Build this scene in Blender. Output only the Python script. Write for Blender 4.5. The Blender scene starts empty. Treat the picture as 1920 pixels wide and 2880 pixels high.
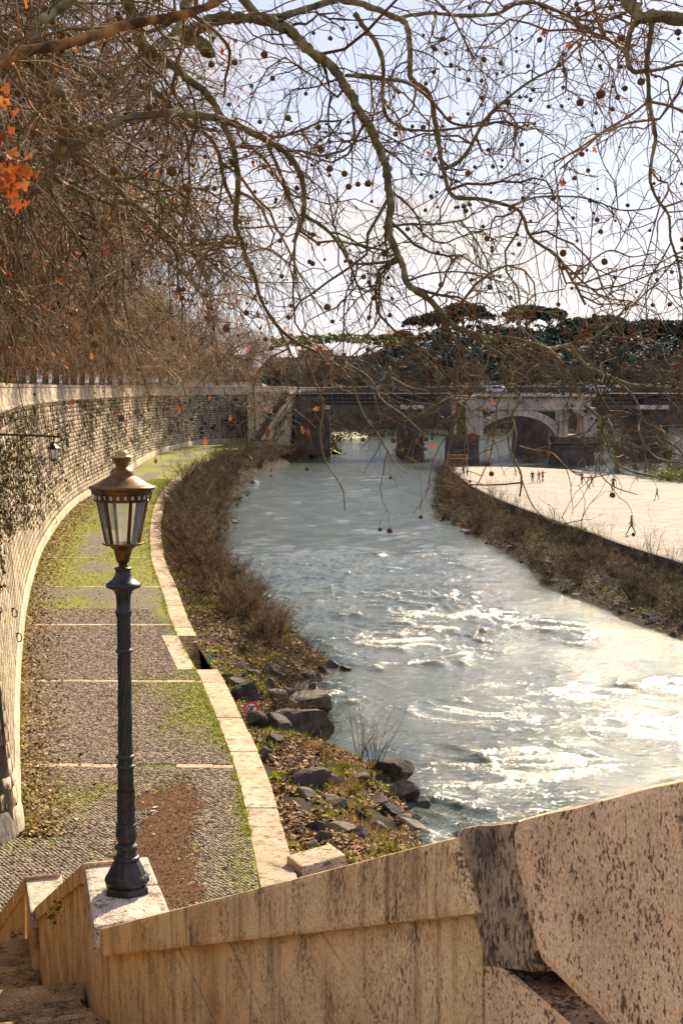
import bpy, math, random
import numpy as np
from mathutils import Vector, Matrix
random.seed(11)
rng = np.random.default_rng(11)
C = bpy.context.scene.collection
SC = bpy.context.scene
# ------------------------------------------------------------------ camera
EYE = 14.5
FPX = 4150.0
PITCH = math.atan(350 / FPX)
cam_d = bpy.data.cameras.new('camera')
cam = bpy.data.objects.new('camera', cam_d); C.objects.link(cam)
cam_d.sensor_fit = 'VERTICAL'; cam_d.sensor_height = 36; cam_d.sensor_width = 24
cam_d.lens = FPX / 2880 * 36
cam_d.clip_start = 0.1; cam_d.clip_end = 6000
cam.location = (0, 0, EYE)
cam.rotation_euler = (math.pi / 2 - PITCH, 0, 0)
SC.camera = cam
# ------------------------------------------------------------------ sky and sun
SUN_AZ, SUN_EL = math.radians(22), math.radians(31)     # azimuth to the right of the view axis (+Y)
W = bpy.data.worlds.new('World'); SC.world = W; W.use_nodes = True
nt = W.node_tree; nt.nodes.clear()
def wn(t): return nt.nodes.new(t)
out = wn('ShaderNodeOutputWorld'); bg = wn('ShaderNodeBackground'); sky = wn('ShaderNodeTexSky')
sky.sky_type = 'NISHITA'; sky.sun_disc = False
sky.sun_elevation = SUN_EL; sky.sun_rotation = SUN_AZ
sky.air_density = 1.0; sky.dust_density = 0.5; sky.ozone_density = 1.0
# a thin bright veil of high cloud over the whole sky, cream cumulus banks low down
tc = wn('ShaderNodeTexCoord'); mp = wn('ShaderNodeMapping'); mp.inputs['Scale'].default_value = (1.0, 1.0, 4.5)
nz = wn('ShaderNodeTexNoise'); nz.inputs['Scale'].default_value = 3.0; nz.inputs['Detail'].default_value = 9; nz.inputs['Roughness'].default_value = .58
rp = wn('ShaderNodeValToRGB'); rp.color_ramp.elements[0].position = .47; rp.color_ramp.elements[1].position = .62
sep = wn('ShaderNodeSeparateXYZ')
hz = wn('ShaderNodeMapRange'); hz.inputs['From Min'].default_value = 0.0; hz.inputs['From Max'].default_value = .30
hz.inputs['To Min'].default_value = 0.9; hz.inputs['To Max'].default_value = 0.30
mul = wn('ShaderNodeMath'); mul.operation = 'MULTIPLY'
veil = wn('ShaderNodeMix'); veil.data_type = 'RGBA'; veil.inputs['Factor'].default_value = .70; veil.inputs['B'].default_value = (4.7, 5.2, 7.0, 1)
mix = wn('ShaderNodeMix'); mix.data_type = 'RGBA'; mix.inputs['B'].default_value = (6.9, 6.3, 5.6, 1)
L = nt.links.new
L(tc.outputs['Generated'], mp.inputs['Vector']); L(mp.outputs['Vector'], nz.inputs['Vector'])
L(nz.outputs['Fac'], rp.inputs['Fac']); L(tc.outputs['Generated'], sep.inputs['Vector']); L(sep.outputs['Z'], hz.inputs['Value'])
L(rp.outputs['Color'], mul.inputs[0]); L(hz.outputs['Result'], mul.inputs[1])
L(sky.outputs['Color'], veil.inputs['A']); L(mul.outputs['Value'], mix.inputs['Factor']); L(veil.outputs['Result'], mix.inputs['A'])
L(mix.outputs['Result'], bg.inputs['Color']); bg.inputs['Strength'].default_value = 0.076
L(bg.outputs['Background'], out.inputs['Surface'])
sun_d = bpy.data.lights.new('sun', 'SUN'); sun_d.energy = 5.0; sun_d.angle = math.radians(.53); sun_d.color = (1.0, .86, .64)
sun = bpy.data.objects.new('sun', sun_d); C.objects.link(sun)
sdir = Vector((math.sin(SUN_AZ) * math.cos(SUN_EL), math.cos(SUN_AZ) * math.cos(SUN_EL), math.sin(SUN_EL)))
sun.rotation_euler = (-sdir).to_track_quat('-Z', 'Y').to_euler()
sun.location = (60, 80, 90)
vs = SC.view_settings
vs.view_transform = 'Standard'; vs.look = 'None'; vs.gamma = 1; vs.exposure = 0.95
vs.use_curve_mapping = False
try:
    vs.use_white_balance = True; vs.white_balance_temperature = 6750; vs.white_balance_tint = 14
except Exception: pass
SC.cycles.max_bounces = 5; SC.cycles.transparent_max_bounces = 12
SC.cycles.use_denoising = True
# ------------------------------------------------------------------ pixel helpers (photograph 1920 x 2880)
cp, sp = math.cos(PITCH), math.sin(PITCH)
def ray(u, v):
    a, b = (u - 960) / FPX, (1440 - v) / FPX
    return np.array([a, cp + b * sp, -sp + b * cp])
O = np.array([0, 0, EYE])
def on_z(u, v, z):
    d = ray(u, v); return O + d * ((z - EYE) / d[2])
def at_y(u, v, y):
    d = ray(u, v); return O + d * (y / d[1])
def on_plane(u, v, p, n):
    d = ray(u, v); return O + d * (np.dot(p - O, n) / np.dot(d, n))
# ------------------------------------------------------------------ noise
def _hash(ix, iy, s):
    h = (ix.astype(np.int64) * 374761393 + iy.astype(np.int64) * 668265263 + s * 1442695041) & 0x7fffffff
    h = ((h ^ (h >> 13)) * 1274126177) & 0x7fffffff
    return ((h ^ (h >> 16)) & 0xffff) / 65535.0
def vn(x, y, s=0):
    x = np.asarray(x, float); y = np.asarray(y, float)
    ix, iy = np.floor(x), np.floor(y); fx, fy = x - ix, y - iy
    fx = fx * fx * fx * (fx * (fx * 6 - 15) + 10); fy = fy * fy * fy * (fy * (fy * 6 - 15) + 10)
    a, b, c, d = _hash(ix, iy, s), _hash(ix + 1, iy, s), _hash(ix, iy + 1, s), _hash(ix + 1, iy + 1, s)
    return (a * (1 - fx) + b * fx) * (1 - fy) + (c * (1 - fx) + d * fx) * fy
def fbm(x, y, s=0, o=4):
    r, a, t = 0, .5, 0
    for i in range(o):
        r = r + a * vn(x * 2 ** i + 17.3 * i, y * 2 ** i - 9.1 * i, s + i); t += a; a *= .5
    return r / t
def ss(a, b, x):
    t = np.clip((x - a) / (b - a), 0, 1); return t * t * (3 - 2 * t)
# ------------------------------------------------------------------ materials
MATS = {}
def nodes_of(name):
    m = bpy.data.materials.new(name); m.use_nodes = True; MATS[name] = m
    n = m.node_tree; b = n.nodes['Principled BSDF']
    return m, n, b
def ramp(n, stops):
    r = n.nodes.new('ShaderNodeValToRGB'); e = r.color_ramp.elements
    while len(e) < len(stops): e.new(.5)
    for k, (p, c) in enumerate(stops):
        e[k].position = p; e[k].color = (*c, 1) if len(c) == 3 else c
    return r
def pos(n, scale=(1, 1, 1), kind='pos'):
    mpn = n.nodes.new('ShaderNodeMapping'); mpn.inputs['Scale'].default_value = scale
    if kind == 'pos':
        g = n.nodes.new('ShaderNodeNewGeometry'); n.links.new(g.outputs['Position'], mpn.inputs['Vector'])
    else:
        g = n.nodes.new('ShaderNodeTexCoord'); n.links.new(g.outputs['Object'], mpn.inputs['Vector'])
    return mpn.outputs['Vector']
def noise(n, vec, scale, detail=4, rough=.55, dist=0):
    t = n.nodes.new('ShaderNodeTexNoise'); t.inputs['Scale'].default_value = scale
    t.inputs['Detail'].default_value = detail; t.inputs['Roughness'].default_value = rough; t.inputs['Distortion'].default_value = dist
    n.links.new(vec, t.inputs['Vector']); return t.outputs['Fac']
def mixc(n, fac, a, b, mode='MIX'):
    x = n.nodes.new('ShaderNodeMix'); x.data_type = 'RGBA'; x.blend_type = mode
    for key, val in (('Factor', fac), ('A', a), ('B', b)):
        if hasattr(val, 'is_linked') or isinstance(val, bpy.types.NodeSocket): n.links.new(val, x.inputs[key])
        elif key == 'Factor': x.inputs[key].default_value = val
        else: x.inputs[key].default_value = (*val, 1)
    return x.outputs['Result']
def mth(n, op, a, b=0.0):
    x = n.nodes.new('ShaderNodeMath'); x.operation = op
    for i, val in enumerate((a, b)):
        if isinstance(val, bpy.types.NodeSocket): n.links.new(val, x.inputs[i])
        else: x.inputs[i].default_value = val
    return x.outputs['Value']
def attr(n, name):
    a = n.nodes.new('ShaderNodeAttribute'); a.attribute_name = name; return a.outputs['Fac']
def bump(n, b, h, s, d=.02):
    x = n.nodes.new('ShaderNodeBump'); x.inputs['Strength'].default_value = s; x.inputs['Distance'].default_value = d
    n.links.new(h, x.inputs['Height']); n.links.new(x.outputs['Normal'], b.inputs['Normal'])
def M(name, c1, c2, scale=3., rough=.8, bmp=.3, bs=None, rnd=None, stretch=(1, 1, 1), metal=0, bd=.02, spec=.12, lo=.3, hi=.7):
    m, n, b = nodes_of(name)
    f = noise(n, pos(n, stretch), scale, 5)
    col = ramp(n, [(lo, c1), (hi, c2)]); n.links.new(f, col.inputs['Fac']); col = col.outputs['Color']
    if rnd == 'attr':
        v = ramp(n, [(0, (.55, .55, .55)), (1, (1.3, 1.3, 1.3))]); n.links.new(attr(n, 'rnd'), v.inputs['Fac'])
        col = mixc(n, 1.0, col, v.outputs['Color'], 'MULTIPLY')
    elif rnd == 'obj':
        oi = n.nodes.new('ShaderNodeObjectInfo')
        v = ramp(n, [(0, (.5, .5, .5)), (1, (1.35, 1.35, 1.35))]); n.links.new(oi.outputs['Random'], v.inputs['Fac'])
        col = mixc(n, 1.0, col, v.outputs['Color'], 'MULTIPLY')
    n.links.new(col, b.inputs['Base Color']); b.inputs['Roughness'].default_value = rough
    b.inputs['Metallic'].default_value = metal; b.inputs['Specular IOR Level'].default_value = spec
    if bmp: bump(n, b, noise(n, pos(n, stretch), bs or scale * 6, 4), bmp, bd)
    return m
def RAMPATTR(name, stops, rough=.75, trans=0.0):
    m, n, b = nodes_of(name)
    r = ramp(n, stops); n.links.new(attr(n, 'rnd'), r.inputs['Fac']); n.links.new(r.outputs['Color'], b.inputs['Base Color'])
    b.inputs['Roughness'].default_value = rough; b.inputs['Specular IOR Level'].default_value = .15
    if trans:
        t = n.nodes.new('ShaderNodeBsdfTranslucent'); n.links.new(r.outputs['Color'], t.inputs['Color'])
        x = n.nodes.new('ShaderNodeMixShader'); x.inputs['Fac'].default_value = trans
        o = n.nodes['Material Output']
        n.links.new(b.outputs['BSDF'], x.inputs[1]); n.links.new(t.outputs['BSDF'], x.inputs[2]); n.links.new(x.outputs['Shader'], o.inputs['Surface'])
    return m
def stone(name, light, mid, dark, pit_scale=45., pit=(.60, .66), streak=.5, bs=.5, stretch=(1, 1, .35), big=1.2, bd=.02, grime=(.12, .09, .065), rnd=None):
    """weathered travertine: cloudy tone, grime running down, black pits"""
    m, n, b = nodes_of(name)
    f = noise(n, pos(n), big, 6, .6)
    c = ramp(n, [(.28, dark), (.5, mid), (.72, light)]); n.links.new(f, c.inputs['Fac']); col = c.outputs['Color']
    g = noise(n, pos(n, (5, 5, .6)), 1.4, 6, .65)
    gr = ramp(n, [(.52, (0, 0, 0)), (.74, (1, 1, 1))]); n.links.new(g, gr.inputs['Fac'])
    col = mixc(n, mth(n, 'MULTIPLY', gr.outputs['Color'], streak), col, grime)
    gn = ramp(n, [(.36, (.55, .53, .50)), (.58, (1.2, 1.2, 1.2))]); n.links.new(noise(n, pos(n, stretch), pit_scale * 1.9, 4, .7), gn.inputs['Fac'])
    col = mixc(n, .85, col, gn.outputs['Color'], 'MULTIPLY')
    pf = mth(n, 'MAXIMUM', noise(n, pos(n, stretch), pit_scale, 4, .65), mth(n, 'SUBTRACT', noise(n, pos(n, stretch), pit_scale * .33, 5, .7), .035))
    area = noise(n, pos(n), big * 2.1, 3)
    pf2 = mth(n, 'ADD', pf, mth(n, 'MULTIPLY', mth(n, 'SUBTRACT', area, .5), .34))
    pr = ramp(n, [(pit[0], (0, 0, 0)), (pit[1], (1, 1, 1))]); n.links.new(pf2, pr.inputs['Fac'])
    col = mixc(n, mth(n, 'MULTIPLY', pr.outputs['Color'], .8), col, (.035, .028, .022))
    if rnd:
        oi = n.nodes.new('ShaderNodeObjectInfo')
        v = ramp(n, [(0, (.8, .8, .8)), (1, (1.12, 1.1, 1.08))]); n.links.new(oi.outputs['Random'], v.inputs['Fac'])
        col = mixc(n, 1.0, col, v.outputs['Color'], 'MULTIPLY')
    n.links.new(col, b.inputs['Base Color']); b.inputs['Roughness'].default_value = .85; b.inputs['Specular IOR Level'].default_value = .25
    h = mth(n, 'SUBTRACT', mth(n, 'MULTIPLY', noise(n, pos(n), pit_scale * .6, 5, .65), .5), pr.outputs['Color'])
    bump(n, b, h, bs, bd)
    return m
TRAV = stone('travertine', (1.0, .72, .36), (.93, .62, .29), (.60, .37, .16), 120, (.575, .65), .85, .8, (1, 1, .40), 1.8, .02, (.07, .05, .03))
TRAVB = stone('travertine_block', (1.0, .70, .40), (.92, .61, .33), (.66, .42, .22), 85, (.585, .66), .5, .9, (1, 1, .8), 3.0)
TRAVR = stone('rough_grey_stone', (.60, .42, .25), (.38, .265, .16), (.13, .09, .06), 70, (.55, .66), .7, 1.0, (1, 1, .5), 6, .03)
TRAVT = stone('bright_travertine', (.78, .66, .52), (.68, .57, .44), (.44, .36, .27), 60, (.55, .62), .2, .7, (1, 1, 1), 3.5)
KERB = stone('kerb_travertine', (.72, .57, .40), (.60, .46, .31), (.38, .28, .19), 12, (.57, .65), .2, .6, (.4, 1, 1), 1.4, rnd=1)
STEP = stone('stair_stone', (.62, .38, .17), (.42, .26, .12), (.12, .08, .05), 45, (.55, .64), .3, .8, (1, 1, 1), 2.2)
WALLC = stone('wall_core', (.16, .12, .075), (.08, .06, .04), (.03, .025, .018), 3, (.6, .7), .4, .4, (1, 1, 1), .5)
WALLB = stone('wall_block_stone', (.80, .66, .46), (.58, .46, .31), (.22, .17, .11), 4.5, (.54, .64), .9, .8, (1, 1, .5), .5, .05, (.055, .045, .03))
WALLP = stone('wall_base_stone', (.80, .67, .48), (.62, .50, .35), (.34, .27, .18), 6, (.60, .68), .9, .5, (1, 1, .30), .5, .03, (.08, .065, .045))
WALLF = stone('shaded_far_wall_stone', (.17, .13, .085), (.10, .075, .05), (.04, .03, .02), 2.2, (.55, .66), .7, .6, (1, 1, .7), .3, .08)  # darker copy of the wall stone, its shade put into the colour
def plat_mat():
    m, n, b = nodes_of('platform_paving')
    r = ramp(n, [(.3, (.27, .23, .18)), (.5, (.36, .31, .245)), (.7, (.43, .375, .30))]); n.links.new(noise(n, pos(n), .35, 7, .7), r.inputs['Fac'])
    bt = n.nodes.new('ShaderNodeTexBrick'); bt.inputs['Scale'].default_value = .5; bt.inputs['Mortar Size'].default_value = .018; bt.inputs['Row Height'].default_value = .7; bt.inputs['Brick Width'].default_value = 1.1
    bt.inputs['Color1'].default_value = (1.06, 1.06, 1.06, 1); bt.inputs['Color2'].default_value = (.88, .88, .88, 1); bt.inputs['Mortar'].default_value = (.45, .43, .4, 1)
    rot = n.nodes.new('ShaderNodeMapping'); rot.inputs['Rotation'].default_value = (0, 0, -.12); n.links.new(pos(n), rot.inputs['Vector']); n.links.new(rot.outputs['Vector'], bt.inputs['Vector'])
    n.links.new(mixc(n, 1.0, r.outputs['Color'], bt.outputs['Color'], 'MULTIPLY'), b.inputs['Base Color']); b.inputs['Roughness'].default_value = .85; b.inputs['Specular IOR Level'].default_value = .15
    return m
PLAT = plat_mat()
BRICKB = stone('bridge_stone', (.72, .58, .48), (.48, .38, .31), (.12, .095, .075), 3.2, (.60, .70), .75, .5, (1, 1, .7), .3, .06, (.07, .06, .05))
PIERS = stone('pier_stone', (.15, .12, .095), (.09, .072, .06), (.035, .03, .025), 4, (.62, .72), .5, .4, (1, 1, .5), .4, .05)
IRON = M('dark_iron', (.012, .012, .014), (.028, .026, .026), 8, .42, .15, 60, spec=.5)
IRONB = M('bridge_iron', (.03, .033, .04), (.06, .06, .066), 2, .6, .1)
BRASS = M('aged_brass', (.10, .052, .022), (.24, .135, .055), 5, .40, .12, 40, metal=.85, lo=.35, hi=.65)
BRASSL = M('bright_brass', (.36, .24, .09), (.52, .36, .14), 6, .35, .08, 40, metal=.85)
EARTH = M('bank_earth', (.022, .015, .008), (.075, .052, .026), .9, .95, .8, 6, bd=.08)
ROCK = M('dark_rock', (.028, .025, .023), (.12, .10, .085), 1.6, .75, .8, 7, rnd='obj', bd=.05, hi=.8)
ROCKL = M('pale_rock', (.12, .10, .08), (.34, .28, .22), 1.6, .8, .8, 7, rnd='obj', bd=.05)
BUSH = M('shrub_twig', (.025, .013, .008), (.42, .26, .145), 1.6, .85, 0, rnd='obj', lo=.42, hi=.66)  # near-black to golden: shade and lit tips put into the twig colour
BUSHG = M('grey_twig', (.022, .014, .008), (.36, .25, .14), 1.6, .85, 0, rnd='obj', lo=.42, hi=.66)  # greyer copy, shade and lit tips likewise in the colour
TWIG = M('plane_twig', (.045, .024, .014), (.56, .40, .25), 1.3, .85, 0, lo=.40, hi=.62)  # dark and bright tones put twig shading and highlights into the colour
TWIGN = M('near_twig', (.04, .022, .010), (.32, .19, .085), .9, .8, 0)
TWIGF = M('far_twig', (.035, .024, .020), (.13, .085, .062), .12, .9, 0)
BALL = M('seed_ball', (.09, .045, .02), (.20, .105, .045), 90, .9, 1.0, 260, bd=.004)
ORANGE = M('orange_plastic', (.75, .22, .03), (.85, .3, .05), 3, .5, 0)
LITTER = RAMPATTR('leaf_litter', [(0, (.045, .022, .008)), (.3, (.15, .078, .026)), (.6, (.34, .20, .078)), (.85, (.54, .36, .17)), (1, (.66, .49, .28))], .8)
CHIPS = RAMPATTR('wood_chips', [(0, (.07, .03, .012)), (.55, (.20, .095, .036)), (.9, (.42, .26, .12)), (1, (.78, .62, .42))], .8)
REDLEAF = RAMPATTR('dead_plane_leaf', [(0, (.16, .035, .012)), (.6, (.40, .10, .02)), (1, (.58, .20, .05))], .6, .35)
GRASS = RAMPATTR('grass_blade', [(0, (.06, .08, .006)), (.5, (.20, .24, .012)), (1, (.42, .43, .03))], .7, .35)
DRYGRASS = RAMPATTR('dry_grass', [(0, (.16, .09, .03)), (1, (.5, .34, .14))], .8, .3)
WEED = RAMPATTR('wall_weed', [(0, (.018, .014, .008)), (.6, (.07, .06, .02)), (1, (.16, .17, .03))], .85, .15)
PINE = RAMPATTR('hazed_pine_needles', [(0, (.018, .042, .040)), (.6, (.045, .095, .065)), (1, (.10, .16, .075))], .8)  # paled and blued: distance haze is put into the needle colour
SHRUBL = RAMPATTR('evergreen_leaf', [(0, (.03, .05, .008)), (1, (.22, .27, .03))], .6, .25)
YELLOW = RAMPATTR('yellow_leaf', [(0, (.6, .42, .02)), (1, (.85, .65, .04))], .6, .3)
def flat(name, c, rough=.7, metal=0):
    m, n, b = nodes_of(name); b.inputs['Roughness'].default_value = rough; b.inputs['Metallic'].default_value = metal
    f = noise(n, pos(n), 6, 3); r = ramp(n, [(.3, tuple(x * .85 for x in c)), (.7, tuple(min(1, x * 1.1) for x in c))])
    n.links.new(f, r.inputs['Fac']); n.links.new(r.outputs['Color'], b.inputs['Base Color']); return m
def bark_mat():
    m, n, b = nodes_of('plane_bark')
    base = ramp(n, [(.30, (.075, .058, .018)), (.5, (.16, .13, .045)), (.62, (.27, .225, .095)), (.72, (.42, .36, .19))])
    n.links.new(noise(n, pos(n), 9, 3, .5, .8), base.inputs['Fac'])
    v = n.nodes.new('ShaderNodeTexVoronoi'); v.inputs['Scale'].default_value = 11; n.links.new(pos(n, (1, 1, .6)), v.inputs['Vector'])
    pr = ramp(n, [(.40, (1, 1, 1)), (.43, (0, 0, 0))]); n.links.new(mth(n, 'ADD', v.outputs['Distance'], mth(n, 'MULTIPLY', noise(n, pos(n), 16, 3), .3)), pr.inputs['Fac'])
    col = mixc(n, mth(n, 'MULTIPLY', pr.outputs['Color'], .65), base.outputs['Color'], (.075, .058, .028))
    n.links.new(col, b.inputs['Base Color']); b.inputs['Roughness'].default_value = .8
    bump(n, b, noise(n, pos(n), 40, 4), .4, .01)
    return m
BARK = bark_mat()
LITBARK = M('orange_lit_bark', (.07, .04, .018), (.42, .21, .075), 11, .8, .6, 40, lo=.40, hi=.64, bd=.01)  # warm light on these limbs is put into the bark colour
# quay and cobbles share moss: attribute 'moss' is where moss grows
def quay_mat(name, c1, c2, joint):
    m, n, b = nodes_of(name)
    f = noise(n, pos(n), 2.5, 6, .7); r = ramp(n, [(.3, c1), (.7, c2)]); n.links.new(f, r.inputs['Fac']); col = r.outputs['Color']
    if joint:
        bt = n.nodes.new('ShaderNodeTexBrick'); bt.inputs['Scale'].default_value = 8.3
        bt.inputs['Row Height'].default_value = .9; bt.inputs['Brick Width'].default_value = 1.0; bt.inputs['Mortar Size'].default_value = .10
        rot = n.nodes.new('ShaderNodeMapping'); rot.inputs['Rotation'].default_value = (0, 0, .25)
        n.links.new(pos(n), rot.inputs['Vector']); n.links.new(rot.outputs['Vector'], bt.inputs['Vector'])
        bt.inputs['Color1'].default_value = (1.1, 1.1, 1.1, 1); bt.inputs['Color2'].default_value = (.75, .75, .75, 1); bt.inputs['Mortar'].default_value = (.42, .42, .36, 1)
        col = mixc(n, 1.0, col, bt.outputs['Color'], 'MULTIPLY')
        bump(n, b, bt.outputs['Fac'], -.4, .02)
    else:
        v = ramp(n, [(0, (.68, .66, .64)), (1, (1.25, 1.25, 1.22))]); n.links.new(attr(n, 'rnd'), v.inputs['Fac'])
        col = mixc(n, 1.0, col, v.outputs['Color'], 'MULTIPLY')
        bump(n, b, noise(n, pos(n), 40, 3), .35, .01)
    mo = mth(n, 'ADD', attr(n, 'moss'), mth(n, 'MULTIPLY', mth(n, 'SUBTRACT', noise(n, pos(n), 5, 8, .82), .5), 1.5))
    mr = ramp(n, [(.37, (0, 0, 0)), (.54, (1, 1, 1))]); n.links.new(mo, mr.inputs['Fac'])
    g = ramp(n, [(.32, (.07, .075, .008)), (.5, (.22, .24, .010)), (.68, (.44, .45, .02))]); n.links.new(noise(n, pos(n), 4, 7, .75), g.inputs['Fac'])
    col = mixc(n, mth(n, 'MULTIPLY', mr.outputs['Color'], .85), col, g.outputs['Color'])
    n.links.new(col, b.inputs['Base Color']); b.inputs['Roughness'].default_value = .85; b.inputs['Specular IOR Level'].default_value = .25
    return m
QUAY = quay_mat('quay_paving', (.11, .092, .07), (.25, .205, .155), True)
QUAYJ = quay_mat('quay_joint_earth', (.02, .016, .010), (.05, .04, .022), False)
COBB = quay_mat('basalt_cobble', (.17, .135, .10), (.40, .325, .245), False)
def water_mat():
    m, n, b = nodes_of('river_water')
    c = ramp(n, [(.3, (.050, .080, .074)), (.7, (.125, .140, .095))]); n.links.new(noise(n, pos(n, (1, .6, 1)), .35, 4), c.inputs['Fac'])
    nn_ = noise(n, pos(n, (1, .8, 1)), 2.1, 5, .62, 1.4); rdg = mth(n, 'SUBTRACT', 1.0, mth(n, 'ABSOLUTE', mth(n, 'MULTIPLY', mth(n, 'SUBTRACT', nn_, .5), 7.0)))
    fine = noise(n, pos(n), 7, 4, .7)
    fo = mth(n, 'ADD', attr(n, 'foam'), mth(n, 'ADD', mth(n, 'MULTIPLY', mth(n, 'MAXIMUM', rdg, 0.0), .34), mth(n, 'MULTIPLY', mth(n, 'SUBTRACT', fine, .5), .7)))
    fr = ramp(n, [(.61, (0, 0, 0)), (.95, (1, 1, 1))]); n.links.new(fo, fr.inputs['Fac'])
    col = mixc(n, mth(n, 'MULTIPLY', fr.outputs['Color'], .6), c.outputs['Color'], (.74, .67, .50))
    n.links.new(col, b.inputs['Base Color'])
    rr = n.nodes.new('ShaderNodeMapRange'); rr.inputs['To Min'].default_value = .055; rr.inputs['To Max'].default_value = .6
    n.links.new(fr.outputs['Color'], rr.inputs['Value']); n.links.new(rr.outputs['Result'], b.inputs['Roughness'])
    b.inputs['IOR'].default_value = 1.33; b.inputs['Specular IOR Level'].default_value = .34
    h = mth(n, 'ADD', noise(n, pos(n, (.75, 1.7, 1)), 1.9, 5, .68, .7), mth(n, 'MULTIPLY', noise(n, pos(n), 6.5, 2, .6, .4), .45))
    bump(n, b, h, .5, .2)
    return m
WATER = water_mat()
def glass_mat():
    m, n, b = nodes_of('dusty_lantern_glass')
    t = n.nodes.new('ShaderNodeBsdfTransparent'); t.inputs['Color'].default_value = (.92, .93, .9, 1)
    d = n.nodes.new('ShaderNodeBsdfDiffuse'); d.inputs['Color'].default_value = (.75, .73, .66, 1)
    tl = n.nodes.new('ShaderNodeBsdfTranslucent'); tl.inputs['Color'].default_value = (.8, .76, .66, 1)
    gl = n.nodes.new('ShaderNodeBsdfGlossy'); gl.inputs['Roughness'].default_value = .05
    r = ramp(n, [(.35, (.26, .26, .26)), (.75, (.58, .58, .58))]); n.links.new(noise(n, pos(n, (8, 8, 1.2)), 3, 5), r.inputs['Fac'])
    a = n.nodes.new('ShaderNodeMixShader'); n.links.new(d.outputs[0], a.inputs[1]); n.links.new(tl.outputs[0], a.inputs[2])
    x = n.nodes.new('ShaderNodeMixShader'); n.links.new(r.outputs['Color'], x.inputs['Fac']); n.links.new(t.outputs[0], x.inputs[1]); n.links.new(a.outputs[0], x.inputs[2])
    fr = n.nodes.new('ShaderNodeFresnel'); fr.inputs['IOR'].default_value = 1.35
    y = n.nodes.new('ShaderNodeMixShader'); n.links.new(fr.outputs[0], y.inputs['Fac']); n.links.new(x.outputs[0], y.inputs[1]); n.links.new(gl.outputs[0], y.inputs[2])
    n.links.new(y.outputs[0], n.nodes['Material Output'].inputs['Surface'])
    return m
GLASS = glass_mat()
# ------------------------------------------------------------------ mesh helpers
def np_mesh(name, V, F, mats=(), smooth=False, attrs=None, fmat=None):
    V = np.asarray(V, np.float32).reshape(-1, 3); F = np.asarray(F, np.int32)
    me = bpy.data.meshes.new(name); k = F.shape[1]; nf = len(F)
    me.vertices.add(len(V)); me.vertices.foreach_set('co', V.ravel())
    me.loops.add(nf * k); me.loops.foreach_set('vertex_index', F.ravel())
    me.polygons.add(nf); me.polygons.foreach_set('loop_start', np.arange(0, nf * k, k, dtype=np.int32))
    try: me.polygons.foreach_set('loop_total', np.full(nf, k, np.int32))
    except Exception: pass
    if smooth: me.polygons.foreach_set('use_smooth', np.ones(nf, bool))
    if fmat is not None: me.polygons.foreach_set('material_index', np.asarray(fmat, np.int32))
    for a, d in (attrs or {}).items():
        at = me.attributes.new(a, 'FLOAT', 'POINT'); at.data.foreach_set('value', np.asarray(d, np.float32))
    for mt in (mats if isinstance(mats, (list, tuple)) else [mats]): me.materials.append(mt)
    me.update(calc_edges=True)
    return me
def link(name, me, parent=None, loc=None, rz=None, scale=None):
    o = bpy.data.objects.new(name, me); C.objects.link(o)
    if parent is not None: o.parent = parent
    if loc is not None: o.location = loc
    if rz is not None: o.rotation_euler = (0, 0, rz)
    if scale is not None: o.scale = scale if hasattr(scale, '__len__') else (scale,) * 3
    return o
def tag(o, label=None, cat=None, group=None, kind=None):
    if label: o['label'] = label
    if cat: o['category'] = cat
    if group: o['group'] = group
    if kind: o['kind'] = kind
    return o
def empty(name, loc=(0, 0, 0), rz=0):
    o = bpy.data.objects.new(name, None); C.objects.link(o); o.location = loc; o.rotation_euler = (0, 0, rz); o.empty_display_size = .2
    return o
def copy_tree(o, parent=None):
    c = o.copy(); C.objects.link(c); c.parent = parent
    for ch in list(o.children): copy_tree(ch, c)
    return c
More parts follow.
